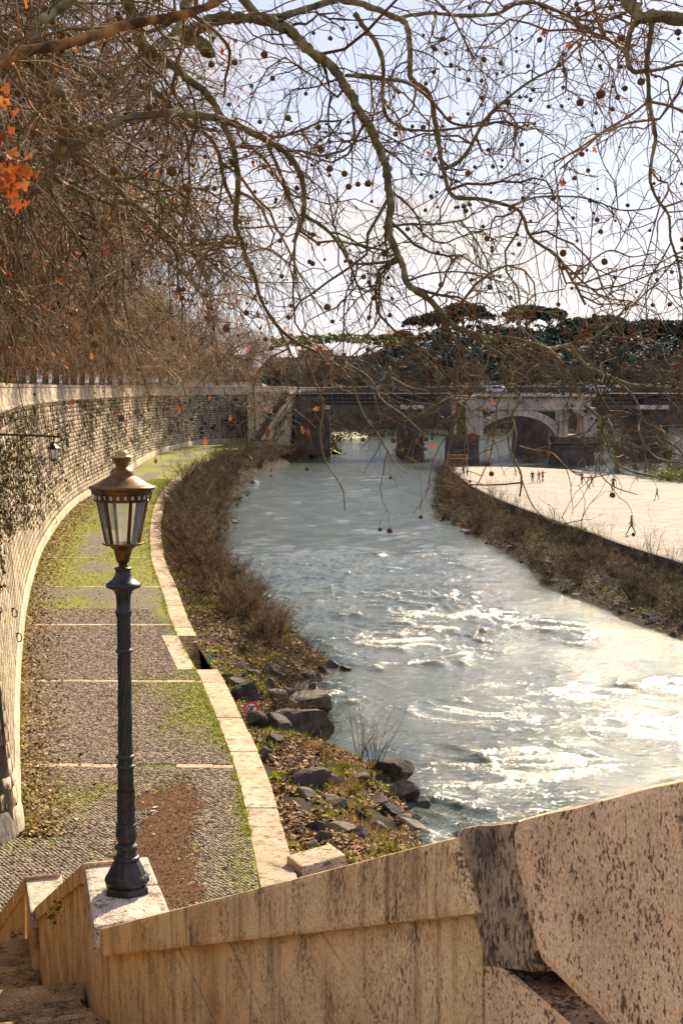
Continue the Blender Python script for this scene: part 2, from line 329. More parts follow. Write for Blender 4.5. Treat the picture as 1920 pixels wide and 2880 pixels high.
class MB:
    def __init__(s): s.v = []; s.f = []
    def add(s, V, F):
        k = len(s.v); s.v += [tuple(map(float, p)) for p in V]; s.f += [tuple(int(i) + k for i in f) for f in F]; return s
    def box(s, c, d, rz=0, taper=1.0):
        x, y, z = [q / 2 for q in d]; ca, sa = math.cos(rz), math.sin(rz); V = []
        for dz, t in ((-z, 1), (z, taper)):
            for dx, dy in ((-x, -y), (x, -y), (x, y), (-x, y)):
                V.append((c[0] + (dx * ca - dy * sa) * t, c[1] + (dx * sa + dy * ca) * t, c[2] + dz))
        return s.add(V, [(3, 2, 1, 0), (4, 5, 6, 7), (0, 1, 5, 4), (1, 2, 6, 5), (2, 3, 7, 6), (3, 0, 4, 7)])
    def hexa(s, P):      # 8 points: bottom 0-3, top 4-7
        return s.add(P, [(3, 2, 1, 0), (4, 5, 6, 7), (0, 1, 5, 4), (1, 2, 6, 5), (2, 3, 7, 6), (3, 0, 4, 7)])
    def prism(s, poly, ext):   # poly: 3d outline, ext: extrusion vector
        n = len(poly); A = [np.array(p, float) for p in poly]; B = [a + np.array(ext) for a in A]
        F = [tuple(range(n)), tuple(range(2 * n - 1, n - 1, -1))] + [((i + 1) % n, i, n + i, n + (i + 1) % n) for i in range(n)]
        return s.add(A + B, F)
    def lathe(s, prof, n=24, c=(0, 0, 0), mod=None, cap=True, ph=0):
        V = []; F = []
        for (r, z) in prof:
            for i in range(n):
                a = 2 * math.pi * i / n + ph; rr = r * (mod(a, z) if mod else 1)
                V.append((c[0] + rr * math.cos(a), c[1] + rr * math.sin(a), c[2] + z))
        for j in range(len(prof) - 1):
            for i in range(n):
                F.append((j * n + i, j * n + (i + 1) % n, (j + 1) * n + (i + 1) % n, (j + 1) * n + i))
        if cap: F.append(tuple(range(n - 1, -1, -1))); F.append(tuple((len(prof) - 1) * n + i for i in range(n)))
        return s.add(V, F)
    def tube(s, P, R, n=6):
        V, F = tubes(np.array([P], float), np.array([R], float) if hasattr(R, '__len__') else np.full((1, len(P)), R), n)
        return s.add(V, F)
    def mesh(s, name, mat, smooth=False, bevel=0):
        me = bpy.data.meshes.new(name); me.from_pydata(s.v, [], s.f)
        for mt in (mat if isinstance(mat, (list, tuple)) else [mat]): me.materials.append(mt)
        if bevel:
            import bmesh
            bm = bmesh.new(); bm.from_mesh(me)
            bmesh.ops.remove_doubles(bm, verts=bm.verts, dist=1e-5)
            bmesh.ops.recalc_face_normals(bm, faces=bm.faces)
            bmesh.ops.bevel(bm, geom=[e for e in bm.edges if len(e.link_faces) == 2 and e.calc_face_angle(0) > .5], offset=bevel, segments=2, affect='EDGES', profile=.6)
            bm.to_mesh(me); bm.free()
        if smooth: me.polygons.foreach_set('use_smooth', np.ones(len(me.polygons), bool))
        me.update(); return me
    def obj(s, name, mat, parent=None, smooth=False, bevel=0):
        return link(name, s.mesh(name, mat, smooth, bevel), parent)
def tubes(P, R, n=3):
    """P (N,K,3), R (N,K) -> verts, quads"""
    N, K, _ = P.shape
    T = np.gradient(P, axis=1); T /= np.linalg.norm(T, axis=2, keepdims=True) + 1e-9
    ref = np.where(np.abs(T[..., 2:3]) > .9, np.array([1., 0, 0]), np.array([0, 0, 1.]))
    ref = np.repeat(ref[:, :1], K, axis=1)
    A = np.cross(T, ref); A /= np.linalg.norm(A, axis=2, keepdims=True) + 1e-9
    B = np.cross(T, A)
    an = np.arange(n) * 2 * math.pi / n
    V = P[:, :, None] + R[:, :, None, None] * (A[:, :, None] * np.cos(an)[:, None] + B[:, :, None] * np.sin(an)[:, None])
    b = (np.arange(N) * K * n)[:, None, None] + (np.arange(K - 1) * n)[:, None] + np.arange(n)
    c = (np.arange(N) * K * n)[:, None, None] + (np.arange(K - 1) * n)[:, None] + (np.arange(n) + 1) % n
    F = np.stack([b, c, c + n, b + n], -1).reshape(-1, 4)
    return V.reshape(-1, 3), F
def cat_mesh(parts):
    Vs, Fs, k = [], [], 0
    for V, F in parts:
        Vs.append(V); Fs.append(F + k); k += len(V)
    return np.concatenate(Vs), np.concatenate(Fs)
def norm(v): return v / (np.linalg.norm(v, axis=-1, keepdims=True) + 1e-9)
def spawn(P, R, n, ln, ang, K=5, r=None, droop=0., wig=.25, tmin=.15, tmax=1., up=0., taper=.35, w=None):
    """n children grown from polylines P (N,K,3); returns (n,K,3),(n,K)"""
    N, K0, _ = P.shape
    seg = np.linalg.norm(np.diff(P, axis=1), axis=2).sum(1)
    w = seg if w is None else w
    pi = rng.choice(N, n, p=w / w.sum())
    t = rng.uniform(tmin, tmax, n) * (K0 - 1); i = np.minimum(t.astype(int), K0 - 2); f = (t - i)[:, None]
    p0 = P[pi, i] * (1 - f) + P[pi, i + 1] * f
    tan = norm(P[pi, i + 1] - P[pi, i])
    rp_ = R[pi, i] * (1 - f[:, 0]) + R[pi, i + 1] * f[:, 0]
    rv = rng.normal(size=(n, 3)); side = norm(rv - (rv * tan).sum(1, keepdims=True) * tan)
    a = np.radians(rng.uniform(ang[0], ang[1], n))[:, None]
    d = norm(tan * np.cos(a) + side * np.sin(a) + np.array([0, 0, up]))
    Ln = rng.uniform(ln[0], ln[1], n)[:, None]
    out_ = [p0]; p = p0
    for k in range(K - 1):
        d = norm(d + rng.normal(size=(n, 3)) * wig + np.array([0, 0, -droop]) * (k + .5) / K * 2)
        p = p + d * Ln / (K - 1); out_.append(p)
    PP = np.stack(out_, 1)
    r0 = np.minimum(rp_ * .75, rng.uniform(r[0], r[1], n))
    RR = r0[:, None] * np.linspace(1, taper, K)[None]
    return PP, RR
def quads_leaf(Pc, size, tilt=.6):
    """one bent leaf quad (4 verts, 1 quad folded as two tris) at each centre"""
    n = len(Pc); size = np.broadcast_to(np.asarray(size, float), (n,))[:, None]
    a = rng.uniform(0, 2 * math.pi, n); z = rng.normal(0, tilt, (n, 2))
    u = norm(np.stack([np.cos(a), np.sin(a), z[:, 0]], 1)); v = norm(np.stack([-np.sin(a), np.cos(a), z[:, 1]], 1))
    asp = rng.uniform(.5, .9, (n, 1))
    V = np.stack([Pc - u * size, Pc + v * size * asp, Pc + u * size, Pc - v * size * asp], 1)
    V[:, 0, 2] += rng.uniform(0, .4, n) * size[:, 0]; V[:, 2, 2] += rng.uniform(0, .4, n) * size[:, 0]
    F = np.arange(n * 4).reshape(n, 4)
    F3 = np.concatenate([F[:, [0, 1, 2]], F[:, [0, 2, 3]]])
    return V.reshape(-1, 3), F3
def blades(Pc, h, n_per=7, spread=.5):
    """grass tufts: n_per thin triangles each"""
    N = len(Pc); h = np.broadcast_to(np.asarray(h, float), (N,))
    c = np.repeat(Pc, n_per, 0); hh = np.repeat(h, n_per) * rng.uniform(.5, 1.2, N * n_per)
    a = rng.uniform(0, 2 * math.pi, N * n_per); ln = rng.uniform(.1, 1, N * n_per) * spread
    b = c + np.stack([np.cos(a), np.sin(a), 0 * a], 1) * (hh * .25)[:, None]
    tip = b + np.stack([np.cos(a) * ln * hh, np.sin(a) * ln * hh, hh * (1 - .4 * ln)], 1)
    wv = np.stack([-np.sin(a), np.cos(a), 0 * a], 1) * (hh * .09)[:, None]
    V = np.stack([b - wv, b + wv, tip], 1).reshape(-1, 3)
    return V, np.arange(len(V)).reshape(-1, 3)
def rnd_attr(nitems, per): return np.repeat(rng.random(nitems), per)
def resample(P, step):
    P = np.asarray(P, float); s = np.r_[0, np.cumsum(np.linalg.norm(np.diff(P, axis=0), axis=1))]
    n = max(2, int(round(s[-1] / step)) + 1); t = np.linspace(0, s[-1], n)
    return np.stack([np.interp(t, s, P[:, k]) for k in range(P.shape[1])], 1)
def spline(P, per=8):
    """Catmull-Rom through P (n, d)"""
    P = np.asarray(P, float); Q = np.vstack([2 * P[0] - P[1], P, 2 * P[-1] - P[-2]]); o = []
    t = np.linspace(0, 1, per, endpoint=False)[:, None]
    for i in range(1, len(Q) - 2):
        p0, p1, p2, p3 = Q[i - 1], Q[i], Q[i + 1], Q[i + 2]
        o.append(.5 * ((2 * p1) + (-p0 + p2) * t + (2 * p0 - 5 * p1 + 4 * p2 - p3) * t ** 2 + (-p0 + 3 * p1 - 3 * p2 + p3) * t ** 3))
    return np.vstack(o + [P[-1:]])
# ================================================================== SETTING
QZ = 1.5
COB_END = 86.0
def quay_z(y): return QZ + 1.6 * ss(215, 300, np.asarray(y, float))
# wall foot and kerb lines, read from the photograph onto the quay level
wall_px = [(49, 2356), (48, 2260), (48, 2176), (46, 2074), (51, 1904), (61, 1785), (73, 1700), (93, 1620), (116, 1554), (161, 1479), (205, 1429), (254, 1394), (375, 1322)]
WF = [on_z(u, v, QZ)[:2] for u, v in wall_px]
WF = [np.array([-13.5, 40.2]), np.array([-10.6, 41.0])] + WF + [np.array(p) for p in ((-33.2, 262), (-30.5, 288), (-25.5, 303), (-18.5, 311), (-10.5, 314))]
WFs = resample(spline(WF, 6), .5)
kin_px = [(760, 2640), (730, 2486), (681, 2234), (647, 2119), (589, 1970), (558, 1898), (486, 1760), (457, 1665), (429, 1585), (424, 1553), (422, 1505), (427, 1454), (441, 1409), (464, 1374), (502, 1339)]
KI = [np.array([-.9, 26.]), ] + [on_z(u, v, QZ)[:2] for u, v in kin_px] + [np.array(p) for p in ((-23.3, 250), (-20.5, 275), (-14.5, 291), (-9.5, 296))]
KIs = resample(spline(KI, 6), .5)
def line_x(Ls, y):
    o = np.argsort(Ls[:, 1]); return np.interp(y, Ls[o, 1], Ls[o, 0])
def wall_x(y): return line_x(WFs, y)
def kin_x(y): return line_x(KIs, y)
def kout_x(y): return kin_x(y) + 1.0
# river side of the left bank (waterline)
bank_px = [(1260, 2520), (1185, 2375), (1150, 2280), (1110, 2190), (1030, 2150), (935, 2138), (865, 2095), (893, 2050), (885, 1985), (860, 1930), (925, 1885), (930, 1850), (850, 1790), (770, 1720), (690, 1640), (628, 1556), (604, 1505), (648, 1470), (640, 1440), (661, 1403), (690, 1358), (735, 1323), (815, 1301)]
BK = [np.array([5.2, 30.]), np.array([5.0, 38.])] + [on_z(u, v, 0)[:2] for u, v in bank_px]
def bank_x(y): return line_x(resample(np.array(BK), .5), y)
BKs = resample(np.array(BK), .5); BKs[:, 1] = np.maximum.accumulate(BKs[:, 1] + np.arange(len(BKs)) * 1e-6)
def bank_x(y): return np.interp(y, BKs[:, 1], BKs[:, 0])
# ---- riverbed / ground sheet
g = MB().add([(-3000, -200, -2.2), (3000, -200, -2.2), (3000, 5000, -2.2), (-3000, 5000, -2.2)], [(0, 1, 2, 3)]).obj('ground', EARTH)
tag(g, kind='structure')
# ---- river
_rw = np.array([on_z(u, v, 0)[:2] for u, v in [(2150, 1900), (1920, 1804), (1748, 1742), (1560, 1663), (1513, 1647), (1414, 1553), (1273, 1475), (1212, 1457)]]); RWx, RWy = _rw[:, 0], _rw[:, 1]
def wave(x, y):
    wx = x + 1.6 * (fbm(x * .16, y * .13, 3, 3) - .5) * 4; wy = y + 1.6 * (fbm(x * .16 + 40, y * .13, 5, 3) - .5) * 4
    def rid(a, b, s): return (1 - np.abs(2 * vn(a, b, s) - 1)) ** 1.6
    turb = .48 + .85 * ss(.38, .66, fbm(wx * .13 + .02 * y, wy * .10, 21, 4))
    isl = np.interp(y, RWy, RWx); turb = turb * (.35 + .65 * ss(.5, 5, isl - x)) * (1 - .25 * ss(90, 150, y)) * (1 - .35 * ss(60, 90, y) * ss(-4, 5, -x))
    big = rid(wx * .30 + .10 * wy, wy * .42, 31); mid = rid(wx * .8, wy * 1.05 + .3 * wx, 32); sm = rid(wx * 2.0 + .6 * wy, wy * 2.7, 33)
    h = turb * (.085 * big + .085 * mid * (.4 + big) + .085 * sm * (.35 + mid)) - .14
    # standing waves over boulders
    foam = turb * (.30 * big * mid + .28 * sm * mid) * 1.05
    for (u, v, a, s) in ((1290, 1712, .12, 2.0), (1440, 2135, .12, 1.5), (1300, 1965, .08, 1.6), (1545, 2090, .07, 1.4), (1600, 1905, .08, 2.0), (1100, 1790, .06, 1.2), (1780, 1990, .08, 2.0)):
        p = on_z(u, v, 0); q = ((x - p[0]) / (s * 1.7)) ** 2 + ((y - p[1]) / (s * .8)) ** 2
        e = np.exp(-q); h = h + a * e * (.6 + .8 * mid); q2 = ((x - p[0] - .3) / (s * 2.2)) ** 2 + ((y - p[1] + s * 1.6) / (s * 1.5)) ** 2
        foam = foam + .38 * np.exp(-q2) * (.4 + mid)
    foam = foam + .22 * ss(.55, .8, fbm(x * .22, y * .16, 77, 4)) * mid
    return h, np.clip(foam, 0, 1)
def sheet(name, xs, ys, fn, mat, attr_name=None, smooth=True):
    X, Y = np.meshgrid(xs, ys); Z, A = fn(X, Y)
    V = np.stack([X, Y, Z], -1).reshape(-1, 3); nx = len(xs)
    i = (np.arange(len(ys) - 1) * nx)[:, None] + np.arange(nx - 1)
    F = np.stack([i, i + 1, i + nx + 1, i + nx], -1).reshape(-1, 4)
    return np_mesh(name, V, F, mat, smooth, {attr_name: A.ravel()} if attr_name else None)
ys = [34.]
while ys[-1] < 128: ys.append(ys[-1] + max(.125, ys[-1] * .0025))
ys[-1] = 128.
river = link('river', sheet('river', np.arange(-13, 31.01, .13), np.array(ys), wave, WATER, 'foam')); tag(river, kind='structure')
def wave_far(x, y): h, f = wave(x, y); return h * (1 - .7 * ss(128, 330, y)), f * .6
link('water', sheet('water', np.arange(-45, 160, .85), np.concatenate([np.arange(128, 260, .7), np.arange(260, 500, 1.6)]), wave_far, WATER, 'foam'), river)
def wave_side(x, y): h, f = wave(x, y); return h - .03, f
link('water', sheet('water', np.arange(31, 110, .5), np.arange(20, 128.6, .5), wave_side, WATER, 'foam'), river)
link('water', sheet('water', np.arange(-4, 31.4, .5), np.arange(5, 34.4, .5), wave_side, WATER, 'foam'), river)
# ---- quay: paved walk at the foot of the wall
def moss_at(x, y):
    k, w = kin_x(y), wall_x(y); t = (x - w) / (k - w + 1e-6)
    far = ss(82, 105, y)
    m = .60 * fbm(x * .35, y * .16, 41, 4) + .02 + .11 * far
    m = m + .20 * far * np.exp(-((t - .82) / .16) ** 2) + .16 * far * np.exp(-((t - .2) / .15) ** 2) + .14 * np.exp(-((t - .97) / .05) ** 2)
    m = m + .16 * np.exp(-((x + 6.0) / 1.6) ** 2 - ((y - 62) / 5) ** 2) + .13 * np.exp(-((x + 8.5) / 1.6) ** 2 - ((y - 47) / 3) ** 2) + .12 * np.exp(-((x + 5.2) / 1.0) ** 2 - ((y - 58) / 3.5) ** 2)
    return m
ys = np.concatenate([np.arange(24, 120, .35), np.arange(120, 300, .8)]); nt_ = 28
T = np.linspace(0, 1, nt_); Yq = np.repeat(ys[:, None], nt_, 1)
xl = np.where(ys < 41.6, -16.0, wall_x(np.maximum(ys, 41.6)) - .6); xr = kin_x(ys)
Xq = xl[:, None] + (xr - xl)[:, None] * T
Zq = quay_z(Yq) + .02 * (fbm(Xq * .6, Yq * .6, 9, 3) - .5)
i = (np.arange(len(ys) - 1) * nt_)[:, None] + np.arange(nt_ - 1)
Fq = np.stack([i, i + 1, i + nt_ + 1, i + nt_], -1).reshape(-1, 4)
Vq = np.stack([Xq, Yq, Zq], -1).reshape(-1, 3)
near = (Yq[:-1, :-1].reshape(-1) < COB_END - .01)
quay = link('quay', np_mesh('quay', Vq, Fq, [QUAY, QUAYJ], True, {'moss': moss_at(Vq[:, 0], Vq[:, 1]) + .12 * (Vq[:, 1] < COB_END), 'rnd': rng.random(len(Vq))}, near.astype(int)))
tag(quay, kind='structure')
# cross bands of travertine every 15 m
BAND = [on_z(400, v, QZ)[1] for v in (2156, 1918, 1760, 1653, 1571, 1509, 1463, 1424)]
def band_y(b, x): return b - .10 * (x + 6) * .28
# kerb stones
def kerb_block(y0, y1, w=1.0, h=.5, zt=.03, off=0):
    P = []
    for z in (-h, zt):
        for (yy, o) in ((y0, 0), (y0, w), (y1, w), (y1, 0)):
            P.append((kin_x(yy) + off + o, yy, quay_z(yy) + z))
    return P
STEP_Y0, STEP_Y1 = on_z(500, 1884, QZ)[1], on_z(500, 1789, QZ)[1]
y = 26.0; k = 0
while y < 262:
    ln = random.uniform(1.7, 2.9) if y < 120 else random.uniform(3, 4.5)
    y1 = min(y + ln, STEP_Y0) if y < STEP_Y0 else y + ln
    if y >= STEP_Y0 - .01 and y < STEP_Y1 - .01:
        y = STEP_Y1; continue
    b = MB().hexa(kerb_block(y + .008, y1 - .008, 1.0 + random.uniform(-.02, .02), .6, random.uniform(.02, .05)))
    b.obj('kerb_stone', KERB, quay, bevel=.02 if y < 90 else 0)
    y = y1
# slab beside the river steps, and the steps going down toward the viewer
for a, bb in ((0, .45), (.45, 1.0)):
    ya, yb = STEP_Y0 + (STEP_Y1 - STEP_Y0) * a, STEP_Y0 + (STEP_Y1 - STEP_Y0) * bb
    MB().hexa(kerb_block(ya + .01, yb - .01, .85, .6, .035, -.85)).obj('kerb_stone', KERB, quay, bevel=.02)
for k in range(6):
    t1 = STEP_Y1 - .02 - k * .36; t0 = t1 - .42 if k < 5 else STEP_Y0 + .02
    MB().hexa([(kin_x(q) + o, q, z) for z in (-1.2, QZ - .25 - .26 * k) for q, o in ((t0, 0), (t0, 1.05), (t1, 1.05), (t1, 0))]).obj('river_step', KERB, quay)
# bands
for bi, b in enumerate(BAND):
    x = wall_x(b) + .35; xe = kin_x(b) - .02
    while x < xe - .15:
        ln = min(random.uniform(.7, 1.5), xe - x)
        if random.random() > .06:
            w = .21; o = random.uniform(-.03, .03); x1 = x + ln - .03
            MB().hexa([(q, band_y(b, q) + s * w + o, z) for z in (QZ - .2, QZ + .032 + random.uniform(-.012, .012)) for q, s in ((x, -1), (x1, -1), (x1, 1), (x, 1))]).obj('paving_slab', KERB, quay, bevel=.012 if b < 70 else 0)
        x += ln
# cobbles, rows slightly askew; the nearest ones singly, the rest joined
ca, sa = math.cos(.30), math.sin(.30); cs = .125
gi, gj = np.meshgrid(np.arange(-300, 260), np.arange(150, 1060)); gi = gi.ravel(); gj = gj.ravel()
lx = (gi + .5 * (gj % 2)) * cs + rng.normal(0, .008, len(gi)); ly = gj * cs * .93 + rng.normal(0, .006, len(gi))
ly = ly + .05 * np.sin(lx * .9) ; cx = lx * ca + ly * sa * .0 + lx * 0; cx = lx * ca - (ly - 50) * sa * .25 - 6; cy = ly + lx * sa * .55
ok = (cy > 29) & (cy < COB_END + .3) & (cx < kin_x(cy) - .07) & (cx > np.where(cy < 41.6, -11.5, wall_x(np.maximum(cy, 41.6)) + .1))
for b in BAND[:6]: ok &= np.abs(cy - band_y(b, cx)) > .28
ok &= ~((cy > STEP_Y0 - .05) & (cx > kin_x(cy) - .95))
ok &= rng.random(len(cx)) > .012
DIRT = [on_z(u, v, QZ)[:2] for u, v in ((526, 2178), (548, 2215), (560, 2262), (562, 2310), (557, 2354), (556, 2410), (552, 2463), (548, 2520), (545, 2660), (360, 2660), (300, 2560), (278, 2425), (330, 2380), (392, 2330), (398, 2290), (372, 2248), (420, 2222), (470, 2205), (492, 2186))]
def inside(px, py, poly):
    r = np.zeros(len(px), bool); n = len(poly)
    for a in range(n):
        (x1, y1), (x2, y2) = poly[a], poly[(a + 1) % n]
        c = ((y1 > py) != (y2 > py)) & (px < (x2 - x1) * (py - y1) / (y2 - y1 + 1e-12) + x1); r ^= c
    return r
ind = inside(cx, cy, DIRT); ok &= ~(ind & (rng.random(len(cx)) > .45))
cx, cy = cx[ok], cy[ok]; n = len(cx)
hx = cs * .455 * rng.uniform(.85, 1.08, n); hy = cs * .435 * rng.uniform(.85, 1.08, n); th = .16 + rng.normal(0, .06, n)
tz = QZ + .034 + rng.normal(0, .007, n); tl = rng.normal(0, .006, (n, 2))
def cob_verts(idx):
    o = []
    for (sx, sy, sc, top) in [(-1, -1, 1, 0), (1, -1, 1, 0), (1, 1, 1, 0), (-1, 1, 1, 0), (-1, -1, .74, 1), (1, -1, .74, 1), (1, 1, .74, 1), (-1, 1, .74, 1)]:
        dx, dy = sx * hx[idx] * sc, sy * hy[idx] * sc; c_, s_ = np.cos(th[idx]), np.sin(th[idx])
        z = np.where(top, tz[idx] + tl[idx, 0] * sx + tl[idx, 1] * sy, QZ - .015)
        o.append(np.stack([cx[idx] + dx * c_ - dy * s_, cy[idx] + dx * s_ + dy * c_, z], -1))
    return np.stack(o, 1)
CF = np.array([(4, 5, 6, 7), (0, 1, 5, 4), (1, 2, 6, 5), (2, 3, 7, 6), (3, 0, 4, 7)])
vis = np.abs(cx / cy) < .225
order = np.argsort(np.where(vis & (cy > 38.2), cy, 1e6) + 0 * cx)
single, rest = order[:290], order[290:]
V = cob_verts(rest); F = (np.arange(len(rest)) * 8)[:, None, None] + CF
o = link('cobbles', np_mesh('cobbles', V, F.reshape(-1, 4), COBB, False, {'rnd': rnd_attr(len(rest), 8), 'moss': np.repeat(moss_at(cx[rest], cy[rest]) - .06, 8)}), quay); tag(o, kind='stuff')
V = cob_verts(single); mo = moss_at(cx[single], cy[single]) - .06
for q in range(len(single)):
    link('cobble', np_mesh('cobble', V[q], CF, COBB, False, {'rnd': np.full(8, rng.random()), 'moss': np.full(8, mo[q])}), quay)
# mulch patch: thin mound of red-brown leaf mould and chips
P = np.array(DIRT); cen = P.mean(0); gx, gy = np.meshgrid(np.arange(P[:, 0].min(), P[:, 0].max(), .12), np.arange(P[:, 1].min(), P[:, 1].max(), .12))
pts = np.stack([gx.ravel(), gy.ravel()], 1)
jx = pts[:, 0] + 1.5 * (fbm(pts[:, 0] * 1.2, pts[:, 1] * 1.2, 51, 4) - .5); jy = pts[:, 1] + 2.2 * (fbm(pts[:, 0] * 1.2 + 9, pts[:, 1] * 1.2, 52, 4) - .5)
ins = inside(jx, jy, DIRT).reshape(gx.shape)
soft = ins.astype(float)
for _ in range(9):
    pd = np.pad(soft, 1, mode='edge'); soft = (pd[:-2, 1:-1] + pd[2:, 1:-1] + pd[1:-1, :-2] + pd[1:-1, 2:] + pd[1:-1, 1:-1]) / 5
dz = QZ - .035 + .085 * ss(.35, 1.0, soft) + .05 * (fbm(gx * 2.2, gy * 2.2, 8, 4) - .35)
nx = gx.shape[1]; ii = (np.arange(gx.shape[0] - 1) * nx)[:, None] + np.arange(nx - 1)
keep = (ins[:-1, :-1] | ins[1:, 1:] | ins[1:, :-1] | ins[:-1, 1:]).ravel()
F = np.stack([ii, ii + 1, ii + nx + 1, ii + nx], -1).reshape(-1, 4)[keep]
MULCH = M('leaf_mould', (.085, .042, .018), (.185, .095, .042), 5, .95, .8, 30, bd=.03)
mulch = link('mulch_patch', np_mesh('mulch_patch', np.stack([gx, gy, dz], -1).reshape(-1, 3), F, MULCH, True)); tag(mulch, 'red brown patch of leaf mould on the cobbles beside lamp post', 'mulch', kind='stuff')
q = rng.integers(0, len(pts), 26000); q = q[ins.ravel()[q]]
pc = np.stack([pts[q, 0] + rng.normal(0, .16, len(q)), pts[q, 1] + rng.normal(0, .22, len(q)), QZ + rng.uniform(.045, .08, len(q))], 1)
V, F = quads_leaf(pc, rng.uniform(.008, .028, len(q)), .8)
link('chips', np_mesh('chips', V, F, CHIPS, False, {'rnd': rnd_attr(len(q), 4)}), mulch)
# leaf litter along wall foot and scattered on the quay
n = 6500; yy = 41.8 + (rng.random(n) ** 1.5) * 150; xx = wall_x(yy) + .1 + np.abs(rng.normal(0, .55, n)) * (1 + yy / 120)
n2 = 1500; y2 = rng.uniform(36, 130, n2); x2 = wall_x(np.maximum(y2, 42)) + rng.random(n2) * (kin_x(y2) - wall_x(np.maximum(y2, 42)))
xx = np.r_[xx, x2]; yy = np.r_[yy, y2]; pc = np.stack([xx, yy, quay_z(yy) + rng.uniform(.03, .12, len(xx))], 1)
V, F = quads_leaf(pc, rng.uniform(.05, .10, len(xx)) * (1 + (yy - 40) / 220) * np.where(np.arange(len(xx)) < n, 1, .7), .45)
lf = link('fallen_leaves', np_mesh('fallen_leaves', V, F, LITTER, False, {'rnd': rnd_attr(len(xx), 4)})); tag(lf, 'fallen brown leaves along the foot of the embankment wall', 'leaves', kind='stuff')
# moss and grass tufts on the quay
n = 48000; yy = rng.uniform(40, 210, n); xx = wall_x(yy) + .1 + rng.random(n) * (kin_x(yy) - wall_x(yy) - .1)
m = moss_at(xx, yy) + rng.normal(0, .06, n); s = m > .47; xx, yy = xx[s], yy[s]
s = ~inside(xx, yy, DIRT); xx, yy = xx[s], yy[s]
n = 2200; ye = 42 + rng.random(n) ** 1.3 * 140; ex = np.where(rng.random(n) < .75, wall_x(ye) + np.abs(rng.normal(.1, .25, n)), kin_x(ye) - np.abs(rng.normal(0, .12, n)))
hh = np.r_[rng.uniform(.03, .07, len(xx)) * (1 + yy / 160), rng.uniform(.08, .24, n)]
pc = np.stack([np.r_[xx, ex], np.r_[yy, ye], quay_z(np.r_[yy, ye]) + .01], 1)
V, F = blades(pc, hh, 6, .9)
gr = link('grass', np_mesh('grass', V, F, GRASS, False, {'rnd': np.repeat(np.clip(rng.normal(.62, .2, len(pc)), 0, 1), 18)})); tag(gr, 'short green grass and moss between the quay cobbles', 'grass', kind='stuff')
# ---- left embankment wall
WTOP = 13.6; WH = 0.115    # batter
d = np.gradient(WFs, axis=0); nrm = norm(np.stack([-d[:, 1], d[:, 0]], 1))     # to the land side (left)
def wall_pt(i, z, outp=0.0):
    b = (z - QZ) * WH - outp
    return np.stack([WFs[i, 0] + nrm[i, 0] * b, WFs[i, 1] + nrm[i, 1] * b, np.broadcast_to(z, np.shape(i)).astype(float)], -1)
nW = len(WFs); ai = np.arange(nW)
wall = empty('embankment_wall', (WFs[60][0], WFs[60][1], QZ)); wall.location = (0, 0, 0)
tag(wall, 'long curving battered stone embankment wall dotted with dry weeds above the quay', 'embankment wall')
zs = np.array([0.5, 1.4, WTOP]); V = np.stack([wall_pt(ai, z) for z in zs], 0).reshape(-1, 3)
i = (np.arange(2) * nW)[:, None] + np.arange(nW - 1); F = np.stack([i, i + 1, i + nW + 1, i + nW], -1).reshape(-1, 4)
link('core', np_mesh('core', V, F, WALLC, True), wall)
def strip(name, prof, mat, parent, step=2):
    """sweep a profile [(out, z)] along the wall line"""
    idx = np.arange(0, nW, step); V = []
    for (o_, z) in prof:
        p = wall_pt(idx, 0 * idx + z, 0); b = nrm[idx] * (-o_)
        zz = z + (quay_z(WFs[idx, 1]) - QZ) * (z < 4); V.append(np.stack([p[:, 0] + b[:, 0], p[:, 1] + b[:, 1], zz], 1))
    m_ = len(idx); V = np.concatenate(V); i = (np.arange(len(prof) - 1) * m_)[:, None] + np.arange(m_ - 1)
    return link(name, np_mesh(name, V, np.stack([i, i + 1, i + m_ + 1, i + m_], -1).reshape(-1, 4), mat, False), parent)
strip('footing', [(.16, .9), (.14, 2.0), (.10, 2.30), (.05, 2.36)], WALLP, wall)
strip('string_course', [(.05, 12.95), (.20, 13.02), (.20, 13.28), (.05, 13.34)], WALLP, wall)
pw = strip('parapet', [(.10, 13.34), (.08, 14.52), (-.42, 14.52), (-.42, 13.3)], WALLP, wall)
strip('coping', [(.14, 14.53), (.16, 14.74), (.05, 14.8), (-.40, 14.8), (-.47, 14.74), (-.46, 14.53)], WALLP, wall)
# stone blocks in courses, each with its own depth
blk = []
z = 2.40; ci = 0
while z < 12.7:
    hgt = random.uniform(.40, .52); s = random.uniform(0, .8); L_tot = (nW - 1) * .5
    while s < L_tot - 1.2:
        y_ = WFs[int(s * 2)][1]; ln = random.uniform(.55, 1.15) * (1 if y_ < 150 else 1.7)
        blk.append((s, s + ln, z, z + hgt)); s += ln
    z += hgt; ci += 1
blk = np.array(blk); blk = blk[(rng.random(len(blk)) > .05) | (blk[:, 2] < 5)]; nb = len(blk)
yb_ = WFs[(blk[:, 0] * 2).astype(int), 1]; zsm = 3.3 + 3.4 * (1 - ss(70, 125, yb_)) + .8 * (fbm(yb_ * .1, blk[:, 2] * .3, 5, 3) - .5) * 2
smooth_ = blk[:, 2] < zsm
out_ = np.where(smooth_, rng.uniform(.058, .066, nb), rng.uniform(.03, .13, nb) + .05 * (rng.random(nb) > .85)); g_ = np.where(smooth_, .004, .026)
